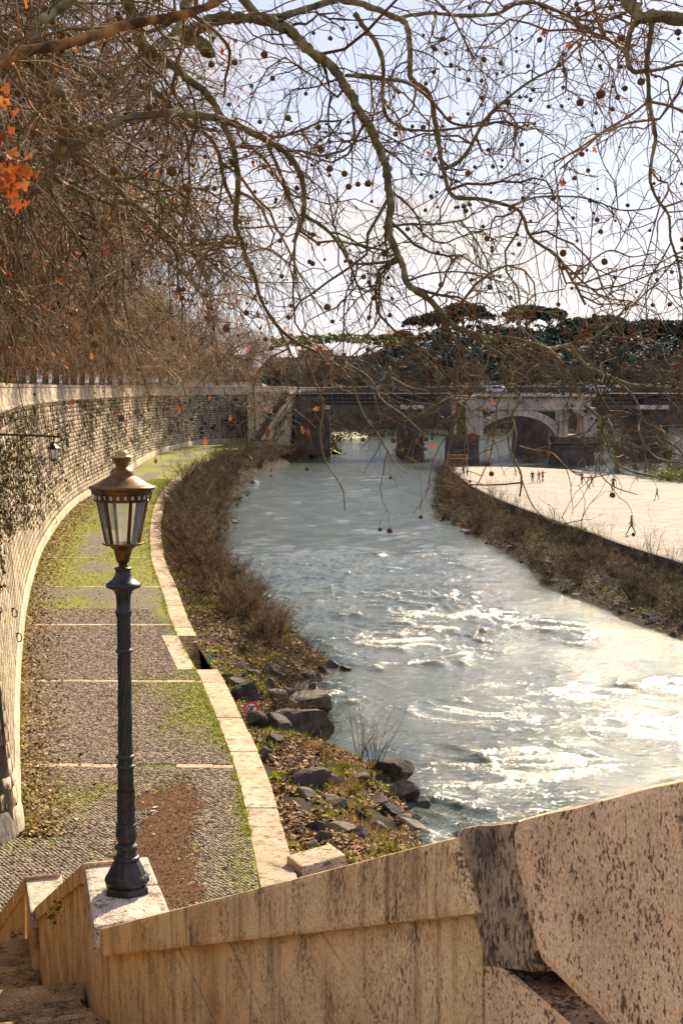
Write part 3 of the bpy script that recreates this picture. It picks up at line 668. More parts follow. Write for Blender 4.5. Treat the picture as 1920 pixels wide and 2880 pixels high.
def blk_verts(B, ot):
    o = []
    for (a, zz, top) in [(0, 0, 0), (1, 0, 0), (1, 1, 0), (0, 1, 0), (0, 0, 1), (1, 0, 1), (1, 1, 1), (0, 1, 1)]:
        s_ = np.where(a, B[:, 1] - g_, B[:, 0] + g_) + (0 if not top else (-.02 if a else .02)); zc = np.where(zz, B[:, 3] - g_, B[:, 2] + g_) + (0 if not top else (-.015 if zz else .015))
        f = s_ * 2; ii = np.clip(f.astype(int), 0, nW - 2); t = (f - ii)[:, None]
        p = WFs[ii] * (1 - t) + WFs[ii + 1] * t; nn = nrm[ii] * (1 - t) + nrm[ii + 1] * t
        ofs = (zc - QZ) * WH - (ot if top else -.05)
        o.append(np.stack([p[:, 0] + nn[:, 0] * ofs, p[:, 1] + nn[:, 1] * ofs, zc], -1))
    return np.stack(o, 1)
BV = blk_verts(blk, out_)
BV[:, 4:] += rng.normal(0, .014, BV[:, 4:].shape) * np.where(smooth_, .08, 1)[:, None, None]
BF = np.array([(4, 5, 6, 7), (0, 1, 5, 4), (1, 2, 6, 5), (2, 3, 7, 6), (3, 0, 4, 7)])
cen = BV.mean(1); au = cen[:, 0] / cen[:, 1] * FPX + 960
o_ = np.argsort(np.where((au > 4) & (cen[:, 2] < 12.9), cen[:, 1], 1e6)); sg, rs = o_[:290], o_[290:]
st = link('stone_courses', np_mesh('stone_courses', BV[rs], ((np.arange(len(rs)) * 8)[:, None, None] + BF).reshape(-1, 4), WALLB), wall); tag(st, kind='stuff')
for q in sg: link('stone_block', np_mesh('stone_block', BV[q], BF, WALLB), wall)
# dry weeds rooted in the wall joints
n = 13000; s = rng.random(n) ** .8 * (nW - 30) + 6; ii = s.astype(int); zz = 3.0 + (13.0 - 3.0) * rng.random(n) ** .75
keepw = (zz > 3.6 + 3.2 * (1 - ss(70, 125, WFs[ii, 1]))) & (fbm(WFs[ii, 1] * .12, zz * .5, 61, 3) + .10 * (WFs[ii, 1] < 130) > .47); ii, zz = ii[keepw], zz[keepw]
p = wall_pt(ii, zz, .08); V, F = quads_leaf(np.repeat(p, 5, 0) + rng.normal(0, .10, (len(p) * 5, 3)) * np.array([1, 1, 1.3]) - np.array([0, 0, .05]), rng.uniform(.05, .13, len(p) * 5), 1.2)
wd = link('wall_weeds', np_mesh('wall_weeds', V, F, WEED, False, {'rnd': np.repeat(np.clip(rng.random(len(p)) ** 1.5 + .25 * (zz > 11.5), 0, 1), 20)})); tag(wd, 'dry dark weeds rooted in joints of the embankment wall', 'weeds', kind='stuff')
# ---- street on top of the wall
top = wall_pt(np.arange(0, nW, 4), np.full(len(np.arange(0, nW, 4)), WTOP - .25)); top = top[:, :2] + nrm[::4] * .2
poly = [(-7.9, 20.6), (-11.2, 32.5), (-13.6, 40.0)] + [tuple(p) for p in top[3:]] + [(-9, 340), (-12, 420), (10, 470), (80, 484), (260, 492), (700, 492), (700, 2500), (-900, 2500), (-900, -40), (-2.4, -40), (-2.4, 2.4), (-4.95, 12.3)]
sb = MB(); nP = len(poly)
import mathutils.geometry as mg
tri = mg.tessellate_polygon([[Vector((x, y, 0)) for x, y in poly]])
V = [(x, y, 13.15) for x, y in poly] + [(x, y, -2) for x, y in poly]
F = [tuple(t) for t in tri] + [(i, (i + 1) % nP, nP + (i + 1) % nP, nP + i) for i in range(nP)]
ASPH = M('street_asphalt', (.05, .048, .045), (.085, .08, .075), .5, .9, .2, 20)
so = sb.add(V, F).obj('street', ASPH); tag(so, kind='structure')
# ---- left bank below the kerb
ys = np.arange(24, 300, .35); nb_ = 26; T = np.linspace(0, 1, nb_)
bx0 = kout_x(ys) - .1; bx1 = np.maximum(bank_x(ys), bx0 + 1.5) + .9
Xb = bx0[:, None] + (bx1 - bx0)[:, None] * T; Yb = np.repeat(ys[:, None], nb_, 1)
def bank_h(x, y, t):
    base = (quay_z(y) - .25) * (1 - t) ** .8 - .55 * t ** 2.2 + .42 * np.sin(np.pi * np.clip(t, 0, 1)) * .6
    return base + (.5 * (fbm(x * .45, y * .45, 71, 4) - .5) + .2 * (fbm(x * 2, y * 2, 72, 3) - .5)) * np.sin(np.pi * np.clip(t, .0, 1)) ** .6
Zb = bank_h(Xb, Yb, np.broadcast_to(T, Xb.shape))
i = (np.arange(len(ys) - 1) * nb_)[:, None] + np.arange(nb_ - 1)
bank = link('river_bank', np_mesh('river_bank', np.stack([Xb, Yb, Zb], -1).reshape(-1, 3), np.stack([i, i + 1, i + nb_ + 1, i + nb_], -1).reshape(-1, 4), EARTH, True)); tag(bank, kind='structure')
def bank_pt(y, t):
    a = np.interp(y, ys, bx0); b = np.interp(y, ys, bx1); x = a + (b - a) * t
    return np.stack([x, y, bank_h(x, y, t)], -1)
def on_bank(u, v, lift=0.0):
    z = .5
    for _ in range(14):
        p = on_z(u, v, z); a = np.interp(p[1], ys, bx0); b = np.interp(p[1], ys, bx1); z = .5 * z + .5 * float(bank_h(p[0], p[1], np.clip((p[0] - a) / (b - a), 0, 1)))
    return on_z(u, v, z) + np.array([0, 0, lift])
n = 42000; yy = 37 + rng.random(n) ** 1.35 * 95; t = rng.random(n) ** .95 * .86 + .01; p = bank_pt(yy, t); dn = fbm(p[:, 0] * .7, p[:, 1] * .7, 90, 3); p = p[dn > .34]
p[:, 2] += rng.uniform(.0, .07, len(p)); V, F = quads_leaf(p, rng.uniform(.05, .115, len(p)), .5)
lf = link('leaf_litter', np_mesh('leaf_litter', V, F, LITTER, False, {'rnd': rnd_attr(len(p), 4)})); tag(lf, 'pale brown leaf litter covering the bank below the kerb', 'leaves', kind='stuff')
n = 8000; yy = 37 + rng.random(n) * 130; t = rng.random(n) * .85; p = bank_pt(yy, t); s = fbm(p[:, 0] * .5, p[:, 1] * .35, 95, 3) > .52; p = p[s]
V, F = blades(p, rng.uniform(.10, .3, len(p)), 9, .8)
o = link('bank_grass', np_mesh('bank_grass', V, F, GRASS, False, {'rnd': np.repeat(np.clip(rng.normal(.5, .25, len(p)), 0, 1), 27)})); tag(o, 'green grass tufts growing through the leaf litter on the bank', 'grass', kind='stuff')
n = 420; yy = rng.uniform(42, 56, n); t = rng.uniform(.35, .85, n); p = bank_pt(yy, t); s = fbm(p[:, 0] * .6, p[:, 1] * .6, 97, 3) > .48; p = p[s]
V, F = blades(p, rng.uniform(.15, .38, len(p)), 14, 1.1)
o = link('dry_grass', np_mesh('dry_grass', V, F, DRYGRASS, False, {'rnd': np.repeat(rng.random(len(p)), 42)})); tag(o, 'straw coloured dry grass clumps on the near bank', 'grass', kind='stuff')
# ---- right bank and island platform
PZ = 1.25
edge_px = [(2150, 1690), (1920, 1585), (1748, 1532), (1665, 1501), (1544, 1459), (1393, 1402), (1330, 1370), (1285, 1335), (1262, 1318)]
PE = np.array([on_z(u, v, PZ)[:2] for u, v in edge_px])
wl_px = [(2150, 1900), (1920, 1804), (1832, 1773), (1748, 1742), (1675, 1705), (1560, 1663), (1513, 1647), (1482, 1598), (1414, 1553), (1335, 1511), (1273, 1475), (1212, 1457), (1218, 1400), (1232, 1345), (1252, 1318)]
RW = np.array([on_z(u, v, 0)[:2] for u, v in wl_px])
nS = 260
def by_arc(P, n): return resample(np.asarray(P), 1e-9 + np.linalg.norm(np.diff(P, axis=0), axis=1).sum() / (n - 1))[:n]
A = by_arc(PE, nS); B = by_arc(RW, nS); m_ = min(len(A), len(B)); A, B = A[:m_], B[:m_]
nb2 = 20; T = np.linspace(0, 1.12, nb2)
XY = A[:, None] * (1 - T[None, :, None]) + B[:, None] * T[None, :, None]
tt = np.broadcast_to(T, XY.shape[:2])
Zr = (PZ - .95) * (1 - np.clip(tt, 0, 1)) ** .9 - .6 * np.clip(tt - .85, 0, 1) * 2 + (.55 * (fbm(XY[..., 0] * .5, XY[..., 1] * .5, 101, 4) - .5) + .22) * np.sin(np.pi * np.clip(tt, 0, 1)) ** .7
i = (np.arange(m_ - 1) * nb2)[:, None] + np.arange(nb2 - 1)
rb = link('island_bank', np_mesh('island_bank', np.concatenate([XY, Zr[..., None]], -1).reshape(-1, 3), np.stack([i, i + 1, i + nb2 + 1, i + nb2], -1).reshape(-1, 4), EARTH, True)); tag(rb, kind='structure')
def island_pt(s, t):
    f = s * (m_ - 1); k = np.clip(f.astype(int), 0, m_ - 2); a = (f - k)[:, None]
    q = t * (nb2 - 1) / 1.12; j = np.clip(q.astype(int), 0, nb2 - 2); b = (q - j)[:, None]
    G = np.concatenate([XY, Zr[..., None]], -1)
    return (G[k, j] * (1 - a) + G[k + 1, j] * a) * (1 - b) + (G[k, j + 1] * (1 - a) + G[k + 1, j + 1] * a) * b
far_px = [(1262, 1314), (1330, 1312), (1466, 1313), (1600, 1320), (1727, 1333), (1850, 1348), (1990, 1362)]
FE = [on_z(u, v, PZ + .02)[:2] for u, v in far_px]
poly = [tuple(p) for p in PE] + [tuple(p) for p in FE] + [(120, 190), (130, 60), (60, 60)]
tri = mg.tessellate_polygon([[Vector((x, y, 0)) for x, y in poly]]); nP = len(poly)
po = MB().add([(x, y, PZ) for x, y in poly] + [(x, y, -1.5) for x, y in poly], [tuple(t) for t in tri] + [(i, (i + 1) % nP, nP + (i + 1) % nP, nP + i) for i in range(nP)]).obj('platform', PLAT); tag(po, kind='structure')
# edging stones of the platform, dark outer face
PEs = resample(PE, 3.0)
for k in range(1, len(PEs) - 1):
    a, b = PEs[k], PEs[k + 1]; t = (b - a) / np.linalg.norm(b - a); nn = np.array([-t[1], t[0]])
    if nn[0] > 0: nn = -nn
    a, b = a + t * .02, b - t * .02
    MB().hexa([(*(p + nn * o), z) for z in (.2, PZ + .06) for p, o in ((a, .12), (b, .12), (b, -.35), (a, -.35))]).obj('edging_stone', PIERS, po)

def brush(name, base, ln, mat, label, seed):
    n = len(base); r = np.random.default_rng(seed); a = r.uniform(0, 6.283, n); el = r.uniform(.05, 1.1, n); L_ = r.uniform(*ln, n)[:, None]
    d_ = np.stack([np.cos(a) * np.cos(el), np.sin(a) * np.cos(el), np.sin(el)], 1); m1 = base + d_ * L_ * .5 + r.normal(0, .05, (n, 3)); m2 = base + d_ * L_ + np.array([0, 0, -.12]) * L_ + r.normal(0, .08, (n, 3))
    P = np.stack([base, m1, m2], 1); R = r.uniform(.009, .020, n)[:, None] * np.array([1, .8, .45])[None]
    o = link(name, np_mesh(name, *tubes(P, R, 3), mat)); tag(o, label, 'brushwood', kind='stuff'); return o
yy = 60 + rng.random(12000) ** 1.2 * 236; brush('brushwood', bank_pt(yy, np.where(yy < 80, rng.uniform(.35, .9, 12000), rng.uniform(.03, .92, 12000))), (.4, 1.5), BUSH, 'tangle of dry brown brushwood along the quay bank', 1)
sI = rng.random(16000); brush('brushwood', island_pt(sI * .97, rng.uniform(.02, .97, 16000)), (.4, 1.5), BUSHG, 'tangle of dry grey brushwood along the island bank', 2)
sI = rng.random(9000); p = island_pt(sI * .97, rng.uniform(.02, .95, 9000)); V, F = quads_leaf(p + np.array([0, 0, .05]), rng.uniform(.05, .16, len(p)), .6)
o = link('island_litter', np_mesh('island_litter', V, F, LITTER, False, {'rnd': rnd_attr(len(p), 4) * .7})); tag(o, 'brown leaf litter on the island bank', 'leaves', kind='stuff')
sI = rng.random(1500); p = island_pt(sI * .97, rng.uniform(.05, .95, 1500)); p = p[fbm(p[:, 0] * .25, p[:, 1] * .25, 140, 3) > .52]; V, F = blades(p, rng.uniform(.2, .5, len(p)), 9, .9)
o = link('island_grass', np_mesh('island_grass', V, F, GRASS, False, {'rnd': np.repeat(rng.random(len(p)) * .8, 27)})); tag(o, 'green weeds among the scrub of the island bank', 'grass', kind='stuff')
# ================================================================== STAIRCASE, PARAPET, LAMP POST
ZP = EYE - 4.38
dv = np.array([-.292, 1, 0]); dv /= np.linalg.norm(dv)
nv = np.array([dv[1], -dv[0], 0])                 # outward (river side)
Q = on_z(272, 2612, ZP)
stair = empty('stone_staircase', (0, 0, 0)); tag(stair, 'weathered travertine staircase with sloping parapet descending to the quay', 'staircase')
def jit(px, j):
    o = []
    for k in range(len(px)):
        a, b = np.array(px[k], float), np.array(px[(k + 1) % len(px)], float); o.append(a)
        m = int(np.linalg.norm(b - a) // 60)
        for q in range(1, m + 1): o.append(a + (b - a) * q / (m + 1) + rng.normal(0, j, 2))
    return o
def face_block(name, px, off, th, mat, bevel=.015, j=0., base=Q, parent=stair):
    if j: px = jit(px, j)
    P = [on_plane(u, v, base + nv * off, nv) for u, v in px]
    return MB().prism(P, nv * th).obj(name, mat, parent, bevel=bevel)
vt = lambda u: 2560 - .261 * (u - 480)
vb = lambda u: 2692 - .1115 * (u - 278)
cj = [(278, 280), (398, 404), (612, 622), (812, 824), (1000, 1012), (1190, 1196), (1266, 1330)]
for (a, a2), (b, b2) in zip(cj[:-1], cj[1:]):
    face_block('coping_stone', [(a + 1.2, vt(a)), (b - 1.2, vt(b)), (b2 - 1.2, vb(b2)), (a2 + 1.2, vb(a2))], -.045, .52, TRAV, .018)
# slabs under the coping with slanting joints
sj = [((279, 2690), (262, 3080)), ((498, 2669), (700, 3080)), ((640, 2650), (835, 3080)), ((895, 2622), (1195, 3080)), ((1326, 2576), (1356, 3080))]
for (a, a2), (b, b2) in zip(sj[:-1], sj[1:]):
    px = [(a[0] + 2.5, vb(a[0]) - 12), (b[0] - 2.5, vb(b[0]) - 12)]
    if b[0] > 1300: px += [(1351, 2650), (1354, 2720)]
    px += [(b2[0] - 4, b2[1]), (a2[0] + 4, a2[1])]
    face_block('wall_slab', px, 0.0, .42, TRAV, .01)
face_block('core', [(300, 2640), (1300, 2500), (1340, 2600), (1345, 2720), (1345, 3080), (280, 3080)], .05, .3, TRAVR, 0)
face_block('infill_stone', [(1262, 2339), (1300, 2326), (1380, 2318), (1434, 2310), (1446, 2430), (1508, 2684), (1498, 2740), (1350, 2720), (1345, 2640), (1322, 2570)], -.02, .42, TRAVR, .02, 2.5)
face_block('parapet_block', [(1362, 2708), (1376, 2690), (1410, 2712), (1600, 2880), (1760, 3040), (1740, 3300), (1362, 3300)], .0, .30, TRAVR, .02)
face_block('parapet_block', [(1364, 2716), (1376, 2700), (1405, 2716), (1592, 2882), (1750, 3040), (1730, 3300), (1364, 3300)], -.012, .012, TRAVB, 0)
face_block('end_block', [(1431, 2316), (1452, 2302), (1920, 2184), (2400, 2062), (2400, 3300), (2060, 3300), (1690, 2880), (1560, 2752), (1515, 2706), (1500, 2670), (1442, 2430)], -.10, .62, TRAVB, .03, 2.0)
# rusty scrap of sheet metal stuck behind the block
sc = on_plane(1462, 2690, Q + nv * .02, nv); RUST = M('rust', (.06, .018, .008), (.16, .05, .02), 30, .8, .5, 80, bd=.005)
mbr = MB(); mbr.lathe([(.0, 0), (.05, .012), (.075, .03), (.06, .05), (.0, .06)], 10, (0, 0, 0), cap=False)
rs_ = mbr.obj('rusty_scrap', RUST, smooth=True); rs_.location = sc + np.array([.03, .0, -.03]); rs_.rotation_euler = (.7, .5, .3); rs_.scale = (.62, .42, .5)
tag(rs_, 'rusty brown metal scrap wedged in the gap beside the large parapet block', 'scrap metal')
# lamp pier: two cap stones on a body
c0, c1, c2, c3 = [on_z(u, v, ZP) for u, v in ((264, 2606), (236, 2424), (416, 2407), (481, 2566))]
def cap(P, h, name, mat, bevel): MB().hexa([p - np.array([0, 0, h]) for p in P] + list(P)).obj(name, mat, stair, bevel=bevel)
ma, mb_ = c0 + (c1 - c0) * .52, c3 + (c2 - c3) * .48
cap([c0, c3, mb_ - dv * .006, ma - dv * .006], .24, 'cap_stone', TRAVT, .03)
cap([ma + dv * .006, mb_ + dv * .006, c2, c1], .24, 'cap_stone', TRAVT, .03)
cc = (c0 + c1 + c2 + c3) / 4
def shrink(P, s): return [p + norm(cc - p) * s for p in P]
top_ = [p - np.array([0, 0, .243]) for p in shrink([c0, c3, c2, c1], .05)]
MB().hexa([p - np.array([0, 0, 8.2]) for p in top_] + top_).obj('lamp_pier', TRAV, stair, bevel=.02)
# second flight's parapet
B2 = on_z(236, 2425, ZP)
face_block('coping_stone', [(235, 2428), (160, 2496), (162, 2534), (226, 2486), (236, 2488)], -.02, .5, TRAV, .012, base=B2)
face_block('coping_stone', [(158.5, 2497.5), (86, 2565), (92, 2594), (122, 2572), (160.5, 2535.5)], -.02, .5, TRAV, .012, base=B2)
tj = [((237, 2489), (252, 2900)), ((205, 2502), (222, 2900)), ((172, 2529), (190, 2900)), ((134, 2562), (146, 2900)), ((90, 2592), (84, 2900))]
for (a, a2), (b, b2) in zip(tj[:-1], tj[1:]):
    face_block('wall_slab', [(a[0] - .6, a[1]), (b[0] + .6, b[1]), (b2[0] + .8, b2[1]), (a2[0] - .8, a2[1])], .02, .4, TRAV, .008, base=B2)
ZP2 = EYE - 6.82
e0, e1, e2 = on_z(87, 2566, ZP2), on_z(71, 2464, ZP2), on_z(173, 2455, ZP2); e3 = e0 + (e2 - e1)
MB().hexa([p - np.array([0, 0, .22]) for p in (e0, e3, e2, e1)] + [e0, e3, e2, e1]).obj('cap_stone', TRAVT, stair, bevel=.025)
cc = (e0 + e1 + e2 + e3) / 4; top_ = [p - np.array([0, 0, .223]) for p in shrink([e0, e3, e2, e1], .04)]
MB().hexa([p - np.array([0, 0, 6]) for p in top_] + top_).obj('newel_pier', TRAV, stair, bevel=.02)
face_block('coping_stone', [(70, 2466), (38, 2514), (40, 2552), (67, 2512)], -.02, .5, TRAV, .01, base=e1)
face_block('wall_slab', [(70, 2508), (40, 2552), (41, 2800), (72, 2800)], .02, .4, TRAV, .01, base=e1)
face_block('coping_stone', [(36.5, 2516), (-90, 2700), (-88, 2740), (38.5, 2554)], -.02, .5, TRAV, .01, base=e1)
face_block('wall_slab', [(38, 2554), (-88, 2740), (-86, 2960), (39, 2800)], .02, .4, TRAV, .01, base=e1)
# steps
ev = -nv
def sdist(p): return float(np.dot(p - Q, dv))
def step(s0, s1, z, e0_=0.0, w=3.0, h=.9):
    P = [Q + dv * s + ev * e for s, e in ((s0, e0_), (s0, e0_ + w), (s1, e0_ + w), (s1, e0_))]
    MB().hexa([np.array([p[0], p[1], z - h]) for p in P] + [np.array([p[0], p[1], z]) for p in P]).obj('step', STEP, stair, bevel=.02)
s1 = sdist(on_z(228, 2757, EYE - 5.5)); s0 = sdist(on_z(228, 2866, EYE - 5.5))
step(s0, s1, EYE - 5.5, .0, 2.7)
ztop = EYE - 5.5; s = s0; k = 0
while ztop < EYE - 2.0:
    ztop += .135; step(s - .40, s - .004, ztop, .0, 2.7); s -= .40
STAIR_TOP = s
s = s1; z = EYE - 5.5; off2 = float(np.dot(Q - B2, nv))
sL = sdist(on_z(64, 2640, EYE - 7.6)); n2 = 12; run = (sL - 2.0 - s1) / n2
for k in range(n2):
    z -= .175; step(s + .004, s + run, z, off2 + .0, 2.7); s += run
step(s + .004, sL - .9, EYE - 7.6 + .0, off2 + .03, 2.7); step(sL - .896, sL, EYE - 7.6, off2 + .03, 2.7)
s = sL; z = EYE - 7.6
while z > QZ + .1:
    z -= .17; step(s + .004, s + .35, z, off2 + .35, 2.6); s += .35
# terrace the viewer stands on
a = Q + dv * STAIR_TOP
P = [a + ev * 2.7, a, a - dv * 9, a - dv * 9 + ev * 2.7]
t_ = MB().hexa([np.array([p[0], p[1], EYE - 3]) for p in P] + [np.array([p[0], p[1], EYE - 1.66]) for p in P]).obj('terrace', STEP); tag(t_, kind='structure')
# small plants on the parapet foot
pc = np.array([on_plane(u, v, B2 + nv * -.03, nv) for u, v in ((168, 2550), (146, 2578))]); pc = np.r_[pc, [on_z(45, 2632, EYE - 7.6)]]
pr = np.repeat(pc, 30, 0) + rng.normal(0, .04, (90, 3)); V, F = quads_leaf(pr, rng.uniform(.015, .03, 90), 1.2)
o = link('wall_fern', np_mesh('wall_fern', V, F, SHRUBL, False, {'rnd': rnd_attr(90, 4)})); tag(o, 'small green plants rooted in cracks of the staircase parapet', 'plant', kind='stuff')
# ---- lamp post
LC = on_z(358, 2507, ZP); LY = LC[1]
def lz(v): return float(at_y(358, v, LY)[2]) - ZP
K4 = lambda c: lz(1750 + c * .3401); K3 = lambda c: lz(1220 + c * .2466)
pm = LY / FPX
r4 = lambda w: w * .3401 * pm; r3 = lambda w: w * .2466 * pm
lamp = empty('street_lamp', LC); tag(lamp, 'tall black cast iron lamp post with brass lantern on the stair pier', 'street lamp')
MB().lathe([(r4(200), 0), (r4(200), .04), (r4(196), .045), (r4(194), K4(2178)), (r4(180), K4(2165))], 6, ph=math.radians(-80)).obj('plinth', IRON, lamp, bevel=.004)
rope = lambda n_, a_: (lambda a, z: 1 + a_ * math.cos(n_ * a + z * 60))
pl = lambda n_, a_: (lambda a, z: 1 + a_ * math.cos(n_ * a))
base = MB()
base.lathe([(r4(150), K4(2170)), (r4(172), K4(2160)), (r4(184), K4(2135)), (r4(186), K4(2115)), (r4(172), K4(2088)), (r4(158), K4(2075))], 48, mod=rope(14, .035), cap=False)
base.lathe([(r4(158), K4(2078)), (r4(150), K4(2060)), (r4(130), K4(2020)), (r4(112), K4(1985)), (r4(100), K4(1968))], 48, mod=pl(12, .04), cap=False)
base.lathe([(r4(95), K4(1972)), (r4(106), K4(1962)), (r4(110), K4(1950)), (r4(104), K4(1936)), (r4(90), K4(1930))], 48, mod=rope(20, .04), cap=False)
base.lathe([(r4(90), K4(1932)), (r4(80), K4(1900)), (r4(82), K4(1880)), (r4(95), K4(1868)), (r4(98), K4(1855)), (r4(92), K4(1843)), (r4(72), K4(1832)), (r4(68), K4(1826))], 32, cap=False)
base.obj('base_moulding', IRON, lamp, smooth=True)
bulb = MB().lathe([(r4(66), K4(1828)), (r4(78), K4(1800)), (r4(88), K4(1765)), (r4(88), K4(1735)), (r4(80), K4(1700)), (r4(76), K4(1688)), (r4(86), K4(1680)), (r4(86), K4(1672)), (r4(76), K4(1664))], 48, mod=pl(12, .035), cap=False)
bulb.obj('leaf_bulb', IRON, lamp, smooth=True)
ac = []; n_ = 40
for k in range(n_ + 1):
    c = 1664 + (1390 - 1664) * k / n_; ac.append((r4(74 + (4 if k in (n_, n_ - 1) else 0)), K4(c)))
MB().lathe(ac, 48, mod=lambda a, z: 1 + .045 * math.cos(8 * a) * math.cos(z * 60) + .03 * math.sin(16 * a + z * 35), cap=False).obj('acanthus_sleeve', IRON, lamp, smooth=True)
MB().lathe([(r4(66), K4(1392)), (r4(63), K4(1210))], 64, mod=pl(16, .05), cap=False).obj('fluted_shaft', IRON, lamp, smooth=True)
rg = MB()
for c in (1192, 1112): rg.lathe([(r4(60), K4(c + 22)), (r4(76), K4(c + 10)), (r4(79), K4(c)), (r4(74), K4(c - 10)), (r4(60), K4(c - 20))], 40, mod=rope(24, .03), cap=False)
rg.lathe([(r4(64), K4(1180)), (r4(64), K4(1120))], 24, cap=False); rg.obj('rope_ring', IRON, lamp, smooth=True)
tw = [(r4(61 - 7 * k / 60), K4(1100 + (255 - 1100) * k / 60)) for k in range(61)]
MB().lathe(tw, 60, mod=lambda a, z: 1 + .15 * abs(math.cos(2.5 * a - z * 10.5)) - .09, cap=False).obj('twisted_shaft', IRON, lamp, smooth=True)
MB().lathe([(r4(54), K4(258)), (r4(67), K4(245)), (r4(70), K4(236)), (r4(66), K4(226)), (r4(54), K4(216))], 40, mod=rope(24, .03), cap=False).obj('rope_ring', IRON, lamp, smooth=True)
MB().lathe([(r4(55), K4(222)), (r3(76), K3(2085))], 64, mod=pl(16, .05), cap=False).obj('fluted_shaft', IRON, lamp, smooth=True)
ca_ = MB().lathe([(r3(80), K3(2090)), (r3(92), K3(2070)), (r3(84), K3(2055)), (r3(94), K3(2045)), (r3(97), K3(2030)), (r3(90), K3(2012)), (r3(80), K3(1995)), (r3(82), K3(1900)), (r3(86), K3(1840)), (r3(104), K3(1795)), (r3(140), K3(1768))], 40, mod=pl(20, .02), cap=False)
ca_.lathe([(r3(138), K3(1770)), (r3(185), K3(1752)), (r3(200), K3(1735)), (r3(196), K3(1715)), (r3(165), K3(1690)), (r3(125), K3(1660)), (r3(98), K3(1620)), (r3(84), K3(1575)), (r3(84), K3(1560)), (r3(97), K3(1548)), (r3(97), K3(1528)), (r3(60), K3(1518))], 48, mod=pl(24, .02), cap=False)
ca_.obj('capital', IRON, lamp, smooth=True)
lan = MB().lathe([(r3(50), K3(1525)), (r3(50), K3(1470)), (r3(70), K3(1468)), (r3(92), K3(1380)), (r3(106), K3(1318)), (r3(118), K3(1310)), (r3(140), K3(1292)), (r3(150), K3(1280)), (r3(205), K3(1270)), (r3(232), K3(1256)), (r3(235), K3(1240)), (r3(226), K3(1238)), (r3(210), K3(1252)), (r3(10), K3(1252))], 40, cap=False)
lant = lan.obj('lantern', BRASS, lamp, smooth=True)
zb, zt_ = K3(1250), K3(768); rb_, rt_ = r3(186), r3(284)
for k in range(6):
    a = math.radians(-90 - 32 + 60 * k); P = [(rb_ * math.cos(a), rb_ * math.sin(a), zb), (rt_ * math.cos(a), rt_ * math.sin(a), zt_)]
    bm_ = MB(); t = np.array([-math.sin(a), math.cos(a), 0]) * .012; r_ = np.array([math.cos(a), math.sin(a), 0]) * .012
    bm_.hexa([np.array(P[0]) + q for q in (-t - r_, t - r_, t + r_, -t + r_)] + [np.array(P[1]) + q for q in (-t - r_, t - r_, t + r_, -t + r_)]).obj('glazing_bar', BRASS, lant)
    gp = MB(); seg = 5; V = []
    for q in range(seg + 1):
        aa = a + math.radians(60) * q / seg
        for rr, zz in ((rb_ - .004, zb), (rt_ - .004, zt_)): V.append((rr * math.cos(aa), rr * math.sin(aa), zz))
    gp.add(V, [(2 * q, 2 * q + 2, 2 * q + 3, 2 * q + 1) for q in range(seg)]).obj('pane', GLASS, lant, smooth=True)
MB().lathe([(r3(270), K3(775)), (r3(318), K3(765)), (r3(322), K3(750)), (r3(312), K3(744)), (r3(318), K3(690)), (r3(345), K3(684)), (r3(355), K3(650)), (r3(350), K3(640)), (r3(300), K3(640))], 48, cap=False).obj('eave_ring', BRASS, lant, smooth=False)
SLOT = flat('pale_vent', (.55, .5, .42))
for k in range(24):
    a = 2 * math.pi * k / 24; rr = r3(317)
    MB().box((rr * math.cos(a), rr * math.sin(a), K3(717)), (.006, .018, r3(44)), a).obj('vent_slot', SLOT, lant)
MB().lathe([(r3(350), K3(641)), (r3(378), K3(622)), (r3(382), K3(610)), (r3(376), K3(600)), (r3(335), K3(588)), (r3(290), K3(568)), (r3(230), K3(530)), (r3(180), K3(500)), (r3(142), K3(482)), (r3(140), K3(470)), (r3(130), K3(432)), (r3(108), K3(402)), (r3(76), K3(384)), (r3(70), K3(370))], 48, cap=False).obj('roof', BRASS, lant, smooth=True)
MB().lathe([(r3(66), K3(374)), (r3(74), K3(360)), (r3(96), K3(320)), (r3(116), K3(284)), (r3(130), K3(272)), (r3(132), K3(262)), (r3(122), K3(254)), (r3(80), K3(250)), (r3(76), K3(235)), (r3(70), K3(215)), (r3(52), K3(196)), (r3(24), K3(186)), (0.001, K3(183))], 36, cap=False).obj('finial', BRASSL, lant, smooth=True)
for a in (-118, -18):
    aa = math.radians(a); rr = r3(350); cx_, cy_ = rr * math.cos(aa), rr * math.sin(aa)
    MB().tube([(cx_, cy_, K3(630)), (cx_ * 1.06, cy_ * 1.06, K3(670)), (cx_ * 1.02, cy_ * 1.02, K3(715)), (cx_ * .95, cy_ * .95, K3(760))], [.006, .009, .009, .005], 6).obj('latch', IRON, lant)
# ================================================================== BRIDGES AND FAR BANK
def slices(mb, xs, zb_, zt_, y0, y1):
    """wall along x with varying soffit and top"""
    V = []; F = []
    for x, b, t in zip(xs, zb_, zt_): V += [(x, y0, b), (x, y0, t), (x, y1, t), (x, y1, b)]
    for k in range(len(xs) - 1):
        for q in range(4): F.append((4 * k + q, 4 * k + (q + 1) % 4, 4 * k + 4 + (q + 1) % 4, 4 * k + 4 + q))
    e = 4 * (len(xs) - 1); F += [(3, 2, 1, 0), (e, e + 1, e + 2, e + 3)]
    return mb.add(V, F)
